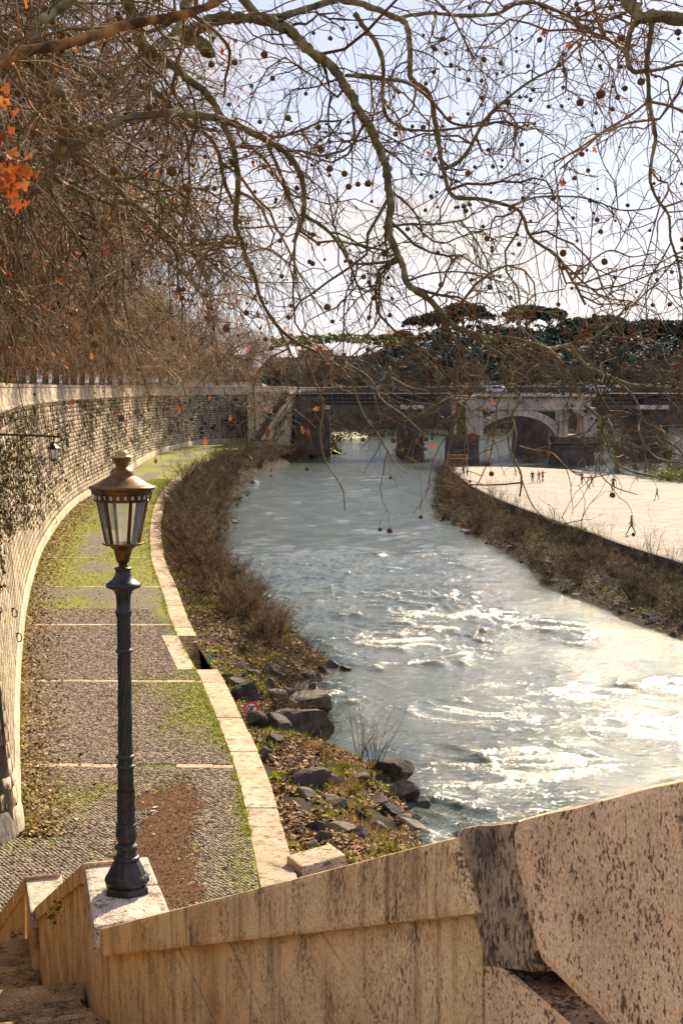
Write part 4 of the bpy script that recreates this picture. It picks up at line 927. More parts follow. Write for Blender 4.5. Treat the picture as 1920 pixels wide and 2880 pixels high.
# ---- ruined arch bridge
RY = 280.0
X = lambda u: float(at_y(u, 1200, RY)[0]); Z = lambda v: float(at_y(960, v, RY)[2])
ruin = empty('ruined_bridge', (X(1450), RY, 0)); ruin.location = (0, 0, 0)
tag(ruin, 'broken Roman stone bridge with one surviving arch standing in the river', 'ruined bridge')
RD = 7.0
xs = np.linspace(X(1343), X(1564), 41); cxm = (xs[0] + xs[-1]) / 2; hw = (xs[-1] - xs[0]) / 2
zsp, zcr = Z(1244), Z(1170)
arch = zsp + (zcr - zsp) * np.sqrt(np.clip(1 - ((xs - cxm) / hw) ** 2, 0, 1))
tp = np.full(len(xs), Z(1150))
slices(MB(), xs, arch, tp, RY, RY + RD).obj('arch_wall', BRICKB, ruin)
for k in range(26):                                             # voussoirs, slightly proud
    a0, a1 = math.pi * (k + .03) / 26, math.pi * (k + .97) / 26; t_ = 1.75
    P = []
    for yy in (RY - .14, RY + .5):
        for a, rr in ((a0, 0), (a1, 0), (a1, t_), (a0, t_)):
            ca_, sa_ = -math.cos(a), math.sin(a); P.append((cxm + (hw + rr) * ca_, yy, zsp + (zcr - zsp + rr * .75) * sa_))
    MB().hexa([P[0], P[1], P[5], P[4], P[3], P[2], P[6], P[7]]).obj('voussoir', BRICKB, ruin)
MB().box(((X(1275) + X(1343)) / 2, RY + RD / 2, (Z(1225) + Z(1112)) / 2), (X(1343) - X(1275), RD, Z(1112) - Z(1225))).obj('left_pier', BRICKB, ruin, bevel=.1)
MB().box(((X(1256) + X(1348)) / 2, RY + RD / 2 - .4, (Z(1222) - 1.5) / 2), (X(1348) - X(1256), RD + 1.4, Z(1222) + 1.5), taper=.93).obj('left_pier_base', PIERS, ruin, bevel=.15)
MOSSW = M('mossy_stone', (.05, .055, .015), (.13, .13, .04), .8, .95, .5, 5)
MB().box((X(1296), RY - .25, (Z(1220) + Z(1130)) / 2), (1.7, .5, Z(1130) - Z(1220)), taper=.9).obj('mossy_buttress', MOSSW, ruin, bevel=.08)
# broken haunch left of the pier
hx = np.linspace(X(1236), X(1276), 10); q = (hx[-1] - hx) / (hx[-1] - hx[0])
slices(MB(), hx, Z(1245) + (Z(1185) - Z(1245)) * np.sin(q * math.pi / 2) ** .8, Z(1172) + 0 * hx - .4 * rng.random(10), RY + .3, RY + RD - 1).obj('broken_haunch', PIERS, ruin)
# right pier with arched window, built round the opening
xa, xb_, wa, wb = X(1564), X(1672), X(1597), X(1638); zw0, zw1 = Z(1224), Z(1158)
for (l, r) in ((xa, wa), (wb, xb_)): MB().box(((l + r) / 2, RY + RD / 2, (Z(1232) + Z(1150)) / 2), (r - l, RD, Z(1150) - Z(1232))).obj('right_pier', BRICKB, ruin)
wx = np.linspace(wa, wb, 15); wr = (wb - wa) / 2; wz = zw1 - wr + np.sqrt(np.clip(wr ** 2 - (wx - (wa + wb) / 2) ** 2, 0, None))
slices(MB(), wx, wz, 0 * wx + Z(1150), RY + .01, RY + RD - .01).obj('window_head', BRICKB, ruin)
MB().box(((wa + wb) / 2, RY + RD / 2, (Z(1232) + zw0) / 2), (wb - wa, RD - .03, zw0 - Z(1232))).obj('window_sill', BRICKB, ruin)
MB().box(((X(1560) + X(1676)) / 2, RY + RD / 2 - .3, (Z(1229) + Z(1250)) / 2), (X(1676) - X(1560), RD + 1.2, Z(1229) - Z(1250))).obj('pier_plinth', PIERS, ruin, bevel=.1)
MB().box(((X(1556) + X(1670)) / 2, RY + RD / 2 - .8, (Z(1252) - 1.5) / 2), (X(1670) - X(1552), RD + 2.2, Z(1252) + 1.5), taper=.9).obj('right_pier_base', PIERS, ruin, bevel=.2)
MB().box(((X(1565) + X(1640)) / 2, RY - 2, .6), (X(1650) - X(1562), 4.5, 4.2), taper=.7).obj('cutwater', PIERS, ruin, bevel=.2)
# ragged broken end
for k in range(9):
    v = 1160 + k * 12; w_ = random.uniform(.2, 1.5) * (1 - .3 * (k > 5)); MB().box((xb_ + w_ / 2 - .05, RY + RD / 2, Z(v + 6)), (w_, RD - 1 - random.random(), .86), taper=.95).obj('broken_stone', BRICKB, ruin)
# attic, cornices, spandrel panels, pilasters
MB().box(((X(1322) + X(1672)) / 2, RY + RD / 2, (Z(1150) + Z(1114)) / 2 + .01), (X(1672) - X(1345), RD - .5, Z(1114) - Z(1150))).obj('attic', BRICKB, ruin)
for v, p_ in ((1150, .35), (1113, .45)):
    MB().box(((X(1340) + X(1676)) / 2, RY + RD / 2, Z(v)), (X(1676) - X(1336), RD + p_ * 2, .42)).obj('cornice', BRICKB, ruin, bevel=.06)
for u in (1352, 1575, 1590, 1645): MB().box((X(u), RY - .12, (Z(1230) + Z(1154)) / 2), (.7, .3, Z(1154) - Z(1230))).obj('pilaster', BRICKB, ruin, bevel=.04)
DARKP = M('dark_relief', (.03, .026, .02), (.09, .075, .06), 1.5, .95, .8, 5, bd=.1)
for (u0, u1, v0, v1) in ((1346, 1392, 1157, 1192), (1512, 1560, 1157, 1196)):
    pb = MB(); pb.prism([(X(u0), RY - .06, Z(v0)), (X(u1), RY - .06, Z(v0)), (X(u1 if u0 > 1450 else u0 + 20), RY - .06, Z(v1)), (X(u0 + (22 if u0 > 1450 else 0)), RY - .06, Z(v1))], (0, .3, 0)); pb.obj('spandrel_relief', DARKP, ruin)
n = 500; q = rng.random(n); pc = np.stack([X(1340) + q * (X(1680) - X(1340)), RY - .3 + rng.random(n) * .3, Z(1112) + rng.normal(.1, .35, n)], 1)
V, F = quads_leaf(pc, rng.uniform(.1, .35, n), 1.0); link('parapet_plants', np_mesh('parapet_plants', V, F, WEED, False, {'rnd': rnd_attr(n, 4)}), ruin)
# ---- iron bridge behind
BY = 306.0
X = lambda u: float(at_y(u, 1200, BY)[0]); Z = lambda v: float(at_y(960, v, BY)[2])
ib = empty('iron_bridge'); tag(ib, 'long iron lattice girder road bridge on stone piers behind the ruined arch', 'bridge')
x0, x1 = -11.0, 125.0; zg0, zg1 = Z(1139), Z(1113)
MB().box(((x0 + x1) / 2, BY + 7, zg1 + .25), (x1 - x0, 15.4, .5)).obj('deck', IRONB, ib)
for yy in (BY, BY + 14):
    g_ = MB()
    for z in (zg0 + .12, zg1 - .12): g_.box(((x0 + x1) / 2, yy, z), (x1 - x0, .35, .28))
    g_.obj('girder_flange', IRONB, ib)
    lt = MB(); st_ = .95; h_ = zg1 - zg0 - .4
    if yy == BY:
        x = x0
        while x < x1:
            for sgn in (1, -1):
                a = np.array([x if sgn > 0 else x + h_, yy + .06 * sgn, zg0 + .2]); b = np.array([x + h_ if sgn > 0 else x, yy + .06 * sgn, zg1 - .2]); w_ = np.array([.075, 0, 0])
                lt.hexa([a - w_ + (0, -.03, 0), a + w_ + (0, -.03, 0), a + w_ + (0, .03, 0), a - w_ + (0, .03, 0), b - w_ + (0, -.03, 0), b + w_ + (0, -.03, 0), b + w_ + (0, .03, 0), b - w_ + (0, .03, 0)])
            x += st_
        o = lt.obj('lattice', IRONB, ib); tag(o, kind='stuff')
MB().box(((x0 + x1) / 2, BY + 7, (zg0 + zg1) / 2), (x1 - x0, 9, .2)).obj('cross_bracing', IRONB, ib)
rl = MB(); rl.box(((x0 + x1) / 2, BY - .3, zg1 + 1.55), (x1 - x0, .16, .12)); rl.box(((x0 + x1) / 2, BY - .3, zg1 + .62), (x1 - x0, .12, .08)); rl.obj('handrail', IRONB, ib)
bl = MB()
for x in np.arange(x0, x1, .32): bl.box((x, BY - .3, zg1 + 1.02), (.07, .06, 1.0))
o = bl.obj('balusters', IRONB, ib); tag(o, kind='stuff')
for x in np.arange(x0 + 2, x1, 4.8): MB().box((x, BY - .3, zg1 + 1.1), (.2, .2, 1.25)).obj('railing_post', IRONB, ib)
for (u0, u1) in ((870, 925), (1126, 1186), (1468, 1536), (1790, 1870)):
    cx_ = (X(u0) + X(u1)) / 2; w_ = X(u1) - X(u0); z1_ = zg0 - .9
    pr = MB(); V = []
    for z, sc_ in ((-1.5, 1.22), (1.2, 1.2), (1.3, 1.12), (z1_, 1.0)):
        h2 = w_ / 2 * sc_; V += [(cx_ - h2, BY - 1.0 * sc_, z), (cx_, BY - 2.6 * sc_, z), (cx_ + h2, BY - 1.0 * sc_, z), (cx_ + h2, BY + 15 * sc_, z), (cx_ - h2, BY + 15 * sc_, z)]
    F = [(4 * 5 - 5 + k) for k in range(5)]; F = [tuple(F)]
    for j in range(3):
        for k in range(5): F.append((j * 5 + k, j * 5 + (k + 1) % 5, j * 5 + 5 + (k + 1) % 5, j * 5 + 5 + k))
    p_ = pr.add(V, F).obj('pier', PIERS, ib)
    MB().box((cx_, BY + 6, z1_ + .45), (w_ * 1.08, 17, .9), taper=.97).obj('pier_cap', BRICKB, p_, bevel=.1)
    MB().box((cx_, BY + 6.3, z1_ + .95 + (zg1 - z1_ - .95) / 2), (w_ * .55, 12.4, zg1 - z1_ - 1.0)).obj('bearing', PIERS, p_)
    for k in range(int((z1_ - 1.4) / .62)):                       # course lines, proud quoins
        zz = 1.6 + k * .62; sc_ = 1.12 + (1.0 - 1.12) * (zz - 1.3) / (z1_ - 1.3)
        for sgn in (-1, 1): MB().box((cx_ + sgn * (w_ / 2 * sc_ - .25), BY - 1.0 * sc_ + .05, zz), (.62 if k % 2 else .9, .5, .5), sgn * .4).obj('quoin', PIERS, p_)
# ramp wall with stairs at the end of the embankment, by the bridge
X2 = lambda u: float(at_y(u, 1200, 300)[0]); Z2 = lambda v: float(at_y(960, v, 300)[2])
rw = empty('ramp_wall'); tag(rw, 'pale buttress wall with a diagonal stair ramp beside the iron bridge', 'wall')
MB().prism([(X2(697), 299.5, 1.0), (X2(805), 299.5, 1.0), (X2(815), 299.5, Z2(1098)), (X2(697), 299.5, Z2(1104))], (2.0, 12, 0)).obj('wall_body', WALLB, rw)
MB().prism([(X2(712), 298.9, Z2(1236)), (X2(730), 298.9, Z2(1236)), (X2(815), 298.9, Z2(1104)), (X2(797), 298.9, Z2(1104))], (0, .8, 0)).obj('stair_flight', PIERS, rw)
MB().prism([(X2(733), 298.5, Z2(1236)), (X2(762), 298.5, Z2(1236)), (X2(826), 298.5, Z2(1110)), (X2(818), 298.5, Z2(1104))], (0, 1.2, 0)).obj('stair_parapet', WALLP, rw)
MB().box((X2(868), 309, 6.6), (X2(905) - X2(818), 12, 12.0), taper=.97).obj('abutment', WALLF, rw)
REDP = flat('red_paint', (.45, .05, .04)); MB().box((X2(753), 298.42, Z2(1214)), (.85, .05, 1.4)).obj('graffiti', REDP, rw)
n = 160; q = rng.random(n); pc = np.stack([X2(770) + q * 3.6, np.full(n, 298.3), Z2(1212) + q * 4.5 + rng.normal(0, .5, n)], 1); V, F = quads_leaf(pc, rng.uniform(.1, .3, n), 1); link('ivy', np_mesh('ivy', V, F, SHRUBL, False, {'rnd': rnd_attr(n, 4)}), rw)
# ---- far embankment, its quay, and the hill
FW = resample(spline(np.array([(-12.5, 322), (-15, 370), (-11, 420), (8, 452), (60, 468), (150, 474), (330, 478)], float), 8), 1.0)
d_ = np.gradient(FW, axis=0); fn = norm(np.stack([-d_[:, 1], d_[:, 0]], 1)); fi = np.arange(len(FW))
fw = empty('far_embankment'); tag(fw, 'distant stone embankment wall seen under the iron bridge', 'embankment wall')
def far_strip(name, prof, mat, parent):
    V = []
    for (o_, z) in prof: V.append(np.stack([FW[:, 0] - fn[:, 0] * o_, FW[:, 1] - fn[:, 1] * o_, np.full(len(FW), z)], 1))
    m_ = len(FW); V = np.concatenate(V); i = (np.arange(len(prof) - 1) * m_)[:, None] + np.arange(m_ - 1)
    return link(name, np_mesh(name, V, np.stack([i, i + 1, i + m_ + 1, i + m_], -1).reshape(-1, 4), mat), parent)
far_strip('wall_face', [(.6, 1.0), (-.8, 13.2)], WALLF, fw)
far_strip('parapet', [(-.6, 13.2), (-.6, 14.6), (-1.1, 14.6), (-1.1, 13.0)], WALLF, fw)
fq = far_strip('far_quay', [(.5, 1.7), (7.5, 1.5), (9, 1.4), (14, -.6)], [flat('far_path', (.17, .15, .07))], None); tag(fq, kind='structure')
n = 5000; k = rng.integers(0, len(FW), n); o_ = rng.uniform(8, 13.5, n); pc = np.stack([FW[k, 0] - fn[k, 0] * o_, FW[k, 1] - fn[k, 1] * o_, 1.6 - (o_ - 8) * .36 + rng.random(n) * 1.0], 1)
V, F = quads_leaf(pc, rng.uniform(.15, .5, n), 1.0); o = link('bank_scrub', np_mesh('bank_scrub', V, F, WEED, False, {'rnd': rnd_attr(n, 4)})); tag(o, 'low scrub along the far river bank under the bridge', 'scrub', kind='stuff')
def hill_h(x, y):
    r = ss(500, 640, y); prof = 15 + 8 * ss(0, 60, x) + 3 * (fbm(x * .02, y * .02, 120, 3) - .5) - 8 * ss(90, 200, x) - 10 * ss(-20, -90, x)
    return 13.0 + prof * r * .72
xs = np.arange(-220, 420, 8.); yv = np.arange(496, 1000, 8.)
hill = link('hill', sheet('hill', xs, yv, lambda x, y: (hill_h(x, y), 0 * x), [M('hill_ground', (.035, .032, .022), (.075, .065, .04), .05, .95, 0)])); tag(hill, kind='structure')
# ================================================================== TREES
def plane_tree_meshes(seed, reach, height, nb, ns, ntw, r_tw, mat_t, dense=True, balls=1000, leaves=2200):
    """bare plane tree, base at origin, leaning out along +x; returns meshes for trunk, limbs, twigs, balls, leaves"""
    global rng
    keep = rng; rng = np.random.default_rng(seed)
    tr = np.array([(0, 0, -.3), (.05, 0, 1.5), (.15, .05, 3.4), (.3, 0, 5.2)]); rt = np.array([.52, .42, .38, .34])
    nl = 11; P0 = []; R0 = []
    for k in range(nl):
        az = rng.uniform(-1.15, 1.15) if k < 8 else rng.uniform(1.2, 5.0)
        el = math.radians(rng.uniform(28, 78)); ln = reach * rng.uniform(.75, 1.1) * (1 if k < 8 else .6)
        p = np.array([.15, 0, rng.uniform(3.2, 5.2)]); d = np.array([math.cos(az) * math.cos(el), math.sin(az) * math.cos(el), math.sin(el)]); pts = [p]
        for q in range(11):
            d = norm(d + rng.normal(size=3) * .13 + np.array([.05 * math.cos(az), .05 * math.sin(az), -.11 * (q / 11) * 2]))
            p = p + d * ln / 10; p[2] = min(p[2], height); pts.append(p.copy())
        P0.append(pts); R0.append(np.linspace(rng.uniform(.17, .27), .045, 12))
    P0, R0 = np.array(P0), np.array(R0)
    P1, R1 = spawn(P0, R0, nb, (2.2, 5.0), (25, 75), 7, (.05, .11), .22, .20, .12, 1, .05, .3)
    Ps, Rs = spawn(P0[:8], R0[:8], nb // 4, (2.5, 5.5), (30, 80), 7, (.025, .05), .5, .16, .45, 1, 0, .3)
    P1 = np.concatenate([P1, Ps]); R1 = np.concatenate([R1, Rs])
    P2, R2 = spawn(P1, R1, ns, (1.2, 3.2), (25, 75), 6, (.018, .036), .30, .26, .1, 1, 0, .4)
    P3, R3 = spawn(P2, R2, ntw, (.5, 1.5), (20, 80), 4, r_tw, .34, .30, .05, 1, 0, .5)
    ms = {}
    ms['trunk'] = np_mesh('trunk', *tubes(tr[None], rt[None], 12), BARK, True)
    ms['limbs'] = np_mesh('limbs', *cat_mesh([tubes(P0, R0, 7), tubes(P1, R1, 4)]), BARK, True)
    ms['twigs'] = np_mesh('twigs', *cat_mesh([tubes(P2, R2, 3), tubes(P3, R3, 3)]), mat_t)
    if balls:
        c = P3[rng.choice(len(P3), balls)][:, -1] - np.array([0, 0, .12]); b = rng.uniform(.028, .04, balls)[:, None, None]
        oc = np.array([(1, 0, 0), (-1, 0, 0), (0, 1, 0), (0, -1, 0), (0, 0, 1), (0, 0, -1)], float)
        F = np.array([(0, 2, 4), (2, 1, 4), (1, 3, 4), (3, 0, 4), (2, 0, 5), (1, 2, 5), (3, 1, 5), (0, 3, 5)])
        ms['seed_balls'] = np_mesh('seed_balls', (c[:, None] + oc * b), ((np.arange(balls) * 6)[:, None, None] + F).reshape(-1, 3), BALL, True)
    if leaves:
        c = P3[rng.choice(len(P3), leaves)][:, -1]; V, F = quads_leaf(c, rng.uniform(.05, .11, leaves), 1.0)
        ms['dead_leaves'] = np_mesh('dead_leaves', V, F, REDLEAF, False, {'rnd': rnd_attr(leaves, 4)})
    rng = keep
    return ms
PT = [plane_tree_meshes(101 + k, (14.5, 15.5, 13.5)[k], (20, 21, 19)[k], 140, 1600, 10500, (.012, .024), TWIG) for k in range(3)]
PTF = [plane_tree_meshes(201 + k, 9.5, 17, 70, 450, 3600, (.016, .028), TWIGF, False, 0, 0) for k in range(2)]
def place_tree(name, ms, loc, rz, sc, label, cat, group):
    t = empty(name, loc, rz); t.scale = (sc,) * 3; tag(t, label, cat, group)
    for part, me in ms.items():
        o = link(part, me, t)
        if part in ('seed_balls', 'dead_leaves', 'twigs', 'parapet_plants'): o['kind'] = 'stuff'
    return t
# row of planes on the street behind the parapet
seg = np.r_[0, np.cumsum(np.linalg.norm(np.diff(WFs, axis=0), axis=1))]
k = 0
for (x, y, a) in ((-14.4, 26.5, .15), (-16.8, 35.0, .12)):
    place_tree('plane_tree', PT[k % 3], (x, y, 13.1), a, .96, 'huge bare plane tree on the street overhanging the embankment wall', 'tree', 'plane trees along the embankment street'); k += 1
s = 9.0
while s < seg[-1] - 12:
    i = int(np.searchsorted(seg, s)); off = 1.4 + 3.2; p = WFs[i] + nrm[i] * off; a = math.atan2(-nrm[i][1], -nrm[i][0])
    place_tree('plane_tree', PT[k % 3], (p[0], p[1], 13.1), a + random.uniform(-.35, .35), random.uniform(.9, 1.08), 'huge bare plane tree on the street overhanging the embankment wall', 'tree', 'plane trees along the embankment street')
    k += 1; s += random.uniform(8.0, 10.0) if s < 170 else random.uniform(10, 13)
# ---- the near plane tree whose limbs hang over the view
FT = np.array([-5.2, 7.5, 13.1]); FK = np.array([-4.8, 7.7, 18.4])
near_tree = empty('plane_tree', FT); tag(near_tree, 'nearest plane tree, mottled limbs and hanging seed balls crossing above the river', 'tree')
inv = Matrix.Translation(-Vector(FT))
def under(o): o.parent = near_tree; o.matrix_parent_inverse = inv; return o
D = 1.2245
def A_(pts): return [(x * .5, y * .5) for x, y in pts]                     # crop A -> 1568-wide view
def B_(pts): return [(784 + x * .5, y * .5) for x, y in pts]
def C_(pts): return [(898 + x * .427, 653 + y * .427) for x, y in pts]
LIMBS = [  # points, widths (view px) start-end, depth start-end, material, pre-points in metres
    (A_([(-60, 320), (100, 240), (300, 200), (480, 150), (620, 105), (800, 75), (930, 40), (1040, -20)]), 27, 20, 6.0, 6.6, LITBARK, [FK]),
    (A_([(-40, 90), (20, 180), (70, 250), (140, 290), (230, 380), (288, 470), (300, 560), (288, 660), (272, 735)]), 27, 27, 7.2, 7.8, BARK, [FK]),
    (A_([(262, 730), (340, 680), (440, 610), (560, 555), (700, 525), (830, 520), (980, 540), (1100, 580), (1220, 640), (1310, 700), (1380, 800), (1395, 900), (1390, 1000), (1350, 1110)]), 27, 10, 7.8, 9.0, BARK, None),
    (A_([(1390, 985), (1480, 1040), (1540, 1100)]) + [(800, 600), (815, 640), (835, 690)], 10, 5, 9.0, 9.3, BARK, None),
    (A_([(340, -20), (240, 60), (190, 120), (150, 220), (140, 290)]), 30, 22, 7.4, 7.2, BARK, None),
    (A_([(580, -20), (620, 100), (650, 190), (715, 262)]), 34, 28, 8.2, 8.6, BARK, None),
    (A_([(870, -20), (830, 120), (780, 200), (725, 262)]), 26, 22, 9.2, 8.6, BARK, None),
    (A_([(690, 230), (760, 270), (850, 350), (950, 430), (1000, 510), (1060, 640), (1080, 720), (1095, 820), (1090, 920), (1080, 1020), (1110, 1110), (1130, 1180), (1170, 1270)]) + [(600, 690), (640, 752), (690, 792), (740, 815), (800, 860)], 22, 6, 8.7, 10.2, BARK, None),
    (A_([(640, 390), (740, 440), (790, 500), (880, 570), (970, 640), (1010, 720), (1030, 830), (1070, 930)]), 15, 8, 9.0, 9.8, BARK, None),
    (A_([(960, 250), (930, 200), (850, 165), (900, 130), (1000, 85), (1100, 80), (1250, 100), (1350, 160), (1430, 240), (1520, 300)]) + B_([(0, 370), (40, 430), (80, 510), (130, 580), (170, 680), (200, 760), (215, 850), (225, 950), (215, 1050), (240, 1130), (280, 1220)]) + C_([(90, 0), (200, 80), (280, 160), (350, 230), (430, 260), (520, 290), (620, 290), (720, 310), (840, 350), (900, 410), (950, 480), (1000, 560), (1040, 650), (1110, 710), (1130, 770), (1160, 850), (1180, 920), (1250, 990), (1400, 1030), (1530, 1025)]), 34, 4, 9.6, 9.2, BARK, None),
    (C_([(840, 352), (960, 325), (1080, 290), (1150, 240), (1230, 160), (1290, 90)]), 11, 5, 9.4, 9.9, BARK, None),
    (C_([(965, 335), (1010, 400), (1090, 460), (1180, 500), (1280, 540), (1400, 555), (1600, 562)]), 12, 6, 9.4, 9.0, BARK, None),
    (C_([(435, 262), (530, 340), (600, 390), (600, 440), (650, 490), (670, 570), (690, 620), (650, 700), (660, 760), (630, 820), (640, 900), (690, 1000), (700, 1060), (690, 1140)]), 9, 5, 9.4, 9.0, BARK, None),
    (C_([(530, 340), (510, 440), (450, 530), (380, 580), (250, 640), (120, 720)]), 6, 3, 9.4, 9.2, BARK, None),
    (C_([(1180, 500), (1290, 590), (1340, 690), (1330, 790), (1380, 890), (1450, 940), (1568, 960)]), 6, 3, 9.1, 8.8, BARK, None),
    (A_([(1200, 95), (1350, 60), (1500, 10), (1568, -10)]), 17, 14, 9.9, 10.4, BARK, None),
    (B_([(0, 0), (100, 20), (250, 80), (300, 120), (315, 250), (320, 360), (400, 430), (430, 560), (450, 680), (470, 790), (510, 900), (640, 915), (780, 950), (830, 990), (870, 1090), (990, 1180), (1060, 1290), (1120, 1400)]), 17, 6, 10.8, 10.4, BARK, None),
    (B_([(780, 945), (900, 905), (1080, 905), (1180, 930), (1280, 965), (1400, 960), (1460, 940)]), 6, 3, 10.4, 10.2, BARK, None),
    (B_([(470, 780), (550, 730), (610, 640), (660, 550), (740, 470), (870, 370), (1000, 300), (1100, 200)]), 10, 5, 10.6, 11.4, BARK, None),
    (B_([(250, 590), (420, 600), (600, 580), (740, 560), (850, 600)]), 8, 4, 10.5, 11, BARK, None),
    (B_([(20, 345), (150, 360), (300, 380), (410, 460), (500, 560), (590, 580)]), 9, 6, 10.2, 10.8, BARK, None),
    (B_([(240, 85), (400, 60), (530, 70), (700, 65), (800, 20), (900, 15), (970, 40), (1080, 85), (1200, 95), (1310, 55)]), 9, 7, 10.9, 9.0, BARK, None),
    (B_([(60, 60), (100, 120), (160, 200), (190, 300), (190, 450), (210, 540), (300, 600)]), 14, 7, 10.1, 10.4, BARK, None),
    (B_([(1640, 105), (1568, 90), (1440, 72), (1375, 85), (1330, 20), (1270, -40)]), 32, 26, 8.0, 8.2, BARK, [np.array([-1.5, 8.4, 21.5]), np.array([2.6, 8.6, 21.3]), np.array([3.4, 8.2, 18.6])]),
    (B_([(1370, 90), (1330, 130), (1315, 200), (1310, 270), (1340, 330), (1400, 335), (1412, 480), (1430, 560), (1440, 640), (1425, 720), (1415, 820), (1440, 900), (1500, 990), (1510, 1100), (1545, 1210), (1560, 1330)]), 15, 5, 8.1, 8.5, BARK, None),
    (B_([(1425, 100), (1408, 230), (1400, 330)]), 13, 10, 8.2, 8.2, BARK, None),
    (B_([(1400, 330), (1500, 310), (1590, 290)]), 8, 6, 8.2, 8.0, BARK, None),
    (B_([(1180, 95), (1200, 160), (1280, 220), (1310, 260)]), 9, 8, 9.4, 8.3, BARK, None),
    (B_([(215, 1045), (300, 1030), (420, 1030), (560, 1010), (600, 980)]), 7, 4, 9.7, 9.9, BARK, None),
    (B_([(300, 1290), (420, 1255), (560, 1250), (680, 1280), (760, 1300)]), 6, 3, 9.5, 9.7, BARK, None),
    (B_([(260, 1200), (60, 1210), (20, 1150), (-30, 1050), (-60, 900)]), 8, 4, 9.6, 9.9, BARK, None),
    (B_([(540, 1010), (600, 1080), (660, 1180), (700, 1280), (740, 1400)]), 5, 3, 9.9, 9.6, BARK, None),
    (B_([(1060, 1285), (1120, 1220), (1230, 1150), (1330, 1180), (1440, 1160)]), 5, 3, 10.4, 10.6, BARK, None),
    ([(690, 790), (720, 870), (742, 930), (735, 1000), (748, 1060), (785, 1120), (792, 1172)], 5, 3, 10.2, 9.8, BARK, None),
    ([(640, 755), (672, 820), (690, 880), (640, 960), (610, 1010)], 6, 3, 10.2, 10.0, BARK, None),
    ([(800, 845), (815, 900), (840, 960), (870, 1000), (905, 1060), (930, 1085)], 4, 2.5, 10.1, 9.6, BARK, None),
    (A_([(1080, 560), (1110, 640), (1200, 720), (1290, 840), (1340, 960)]), 7, 4, 8.8, 9.6, BARK, None),
    (A_([(770, 520), (770, 640), (730, 850), (735, 1000), (740, 1150), (800, 1180)]), 6, 3, 8.3, 8.8, BARK, None),
    (A_([(820, 545), (860, 640), (870, 800), (860, 950), (810, 1110), (850, 1250)]), 7, 3, 8.5, 9.0, BARK, None),
    (A_([(-20, 860), (60, 900), (130, 950), (150, 1060), (230, 1200), (330, 1330)]), 10, 5, 7.0, 7.4, BARK, [FK + np.array([.4, -.6, -1.2])]),
    (A_([(840, 30), (840, 170), (810, 330), (770, 460), (700, 560)]), 8, 6, 7.0, 7.2, LITBARK, None),
    ([(1568, 1500), (1552, 1506), (1540, 1508)], 3, 2, 6.6, 6.4, BARK, [np.array([1.75, 6.6, 13.4])]),
    (C_([(690, 870), (760, 890), (860, 905), (950, 990), (1050, 1040), (1180, 1020)]), 4, 2.5, 9.0, 8.6, BARK, None),
    (C_([(700, 1050), (760, 1190), (850, 1270), (960, 1300), (1050, 1320)]), 3.5, 2.5, 9.0, 8.4, BARK, None),
    (C_([(1130, 780), (1140, 900), (1120, 1010), (1200, 1090), (1320, 1130)]), 4, 2.5, 9.2, 8.8, BARK, None),
    (C_([(0, 500), (120, 560), (250, 560), (370, 640), (450, 700), (560, 740)]), 4, 2.5, 9.6, 9.3, BARK, None),
    (C_([(-250, 420), (-120, 500), (-50, 620), (60, 700), (170, 800)]), 4, 2.5, 9.9, 9.4, BARK, None),
    (C_([(-420, 330), (-330, 420), (-200, 470), (-110, 560), (-60, 700)]), 4, 2.5, 10.0, 9.6, BARK, None),
]
MP, MR = [], []
for (pts, w0, w1, y0, y1, mt, pre) in LIMBS:
    q = spline(np.array(pts, float) * D, 6); n = len(q); t = np.linspace(0, 1, n)
    yy = y0 + (y1 - y0) * t; P = np.array([at_y(u, v, y_) for (u, v), y_ in zip(q, yy)])
    R = (w0 + (w1 - w0) * t ** .7) * D / 2 / FPX * yy
    if pre is not None:
        pp = spline(np.vstack([np.array(pre), P[:1]]), 6)[:-1]; P = np.vstack([pp, P]); R = np.r_[np.linspace(R[0] * 1.35, R[0], len(pp)), R]
    P = P + rng.normal(0, 1, P.shape) * (R * .10)[:, None]
    R = R * (1 + .07 * rng.normal(size=len(R)))
    knots = rng.random(len(R)) < .05; R = np.where(knots, R * 1.22, R)
    V, F = tubes(P[None], R[None], 10 if w0 > 10 else 6)
    under(link('limb', np_mesh('limb', V, F, mt, True)))
    s_ = np.r_[0, np.cumsum(np.linalg.norm(np.diff(P, axis=0), axis=1))]; tt = np.linspace(0, s_[-1], 30)
    MP.append(np.stack([np.interp(tt, s_, P[:, k]) for k in range(3)], 1)); MR.append(np.interp(tt, s_, R))
# crown fork joining the limbs above the frame to the trunk
under(link('trunk', np_mesh('trunk', *tubes(np.array([[FT + (0, 0, -.2), FT + (.05, .02, 2), FT + (.2, .1, 4), FK, FK + (.5, .2, 1.2)]]), np.array([[.5, .42, .38, .34, .26]]), 14), BARK, True)))
for k, st_ in enumerate((4, 5, 6, 15, 16, 23)):
    tgt = MP[st_][0]; mid = (FK + tgt) / 2 + np.array([0, 0, 1.4]); P = spline(np.array([FK + (.1 * k, 0, .3), mid, tgt]), 8); R = np.linspace(.13, MR[st_][0] * 1.1, len(P))
    if st_ != 23: under(link('limb', np_mesh('limb', *tubes(P[None], R[None], 10), BARK, True)))
MP, MR = np.array(MP), np.array(MR)
inview = MP[:, 4:]  ; inR = MR[:, 4:]
wl = np.linalg.norm(np.diff(inview, axis=1), axis=2).sum(1)
N1, K1 = spawn(inview, inR, 270, (.4, 1.5), (25, 80), 9, (.006, .012), .12, .36, 0, 1, 0, .45)
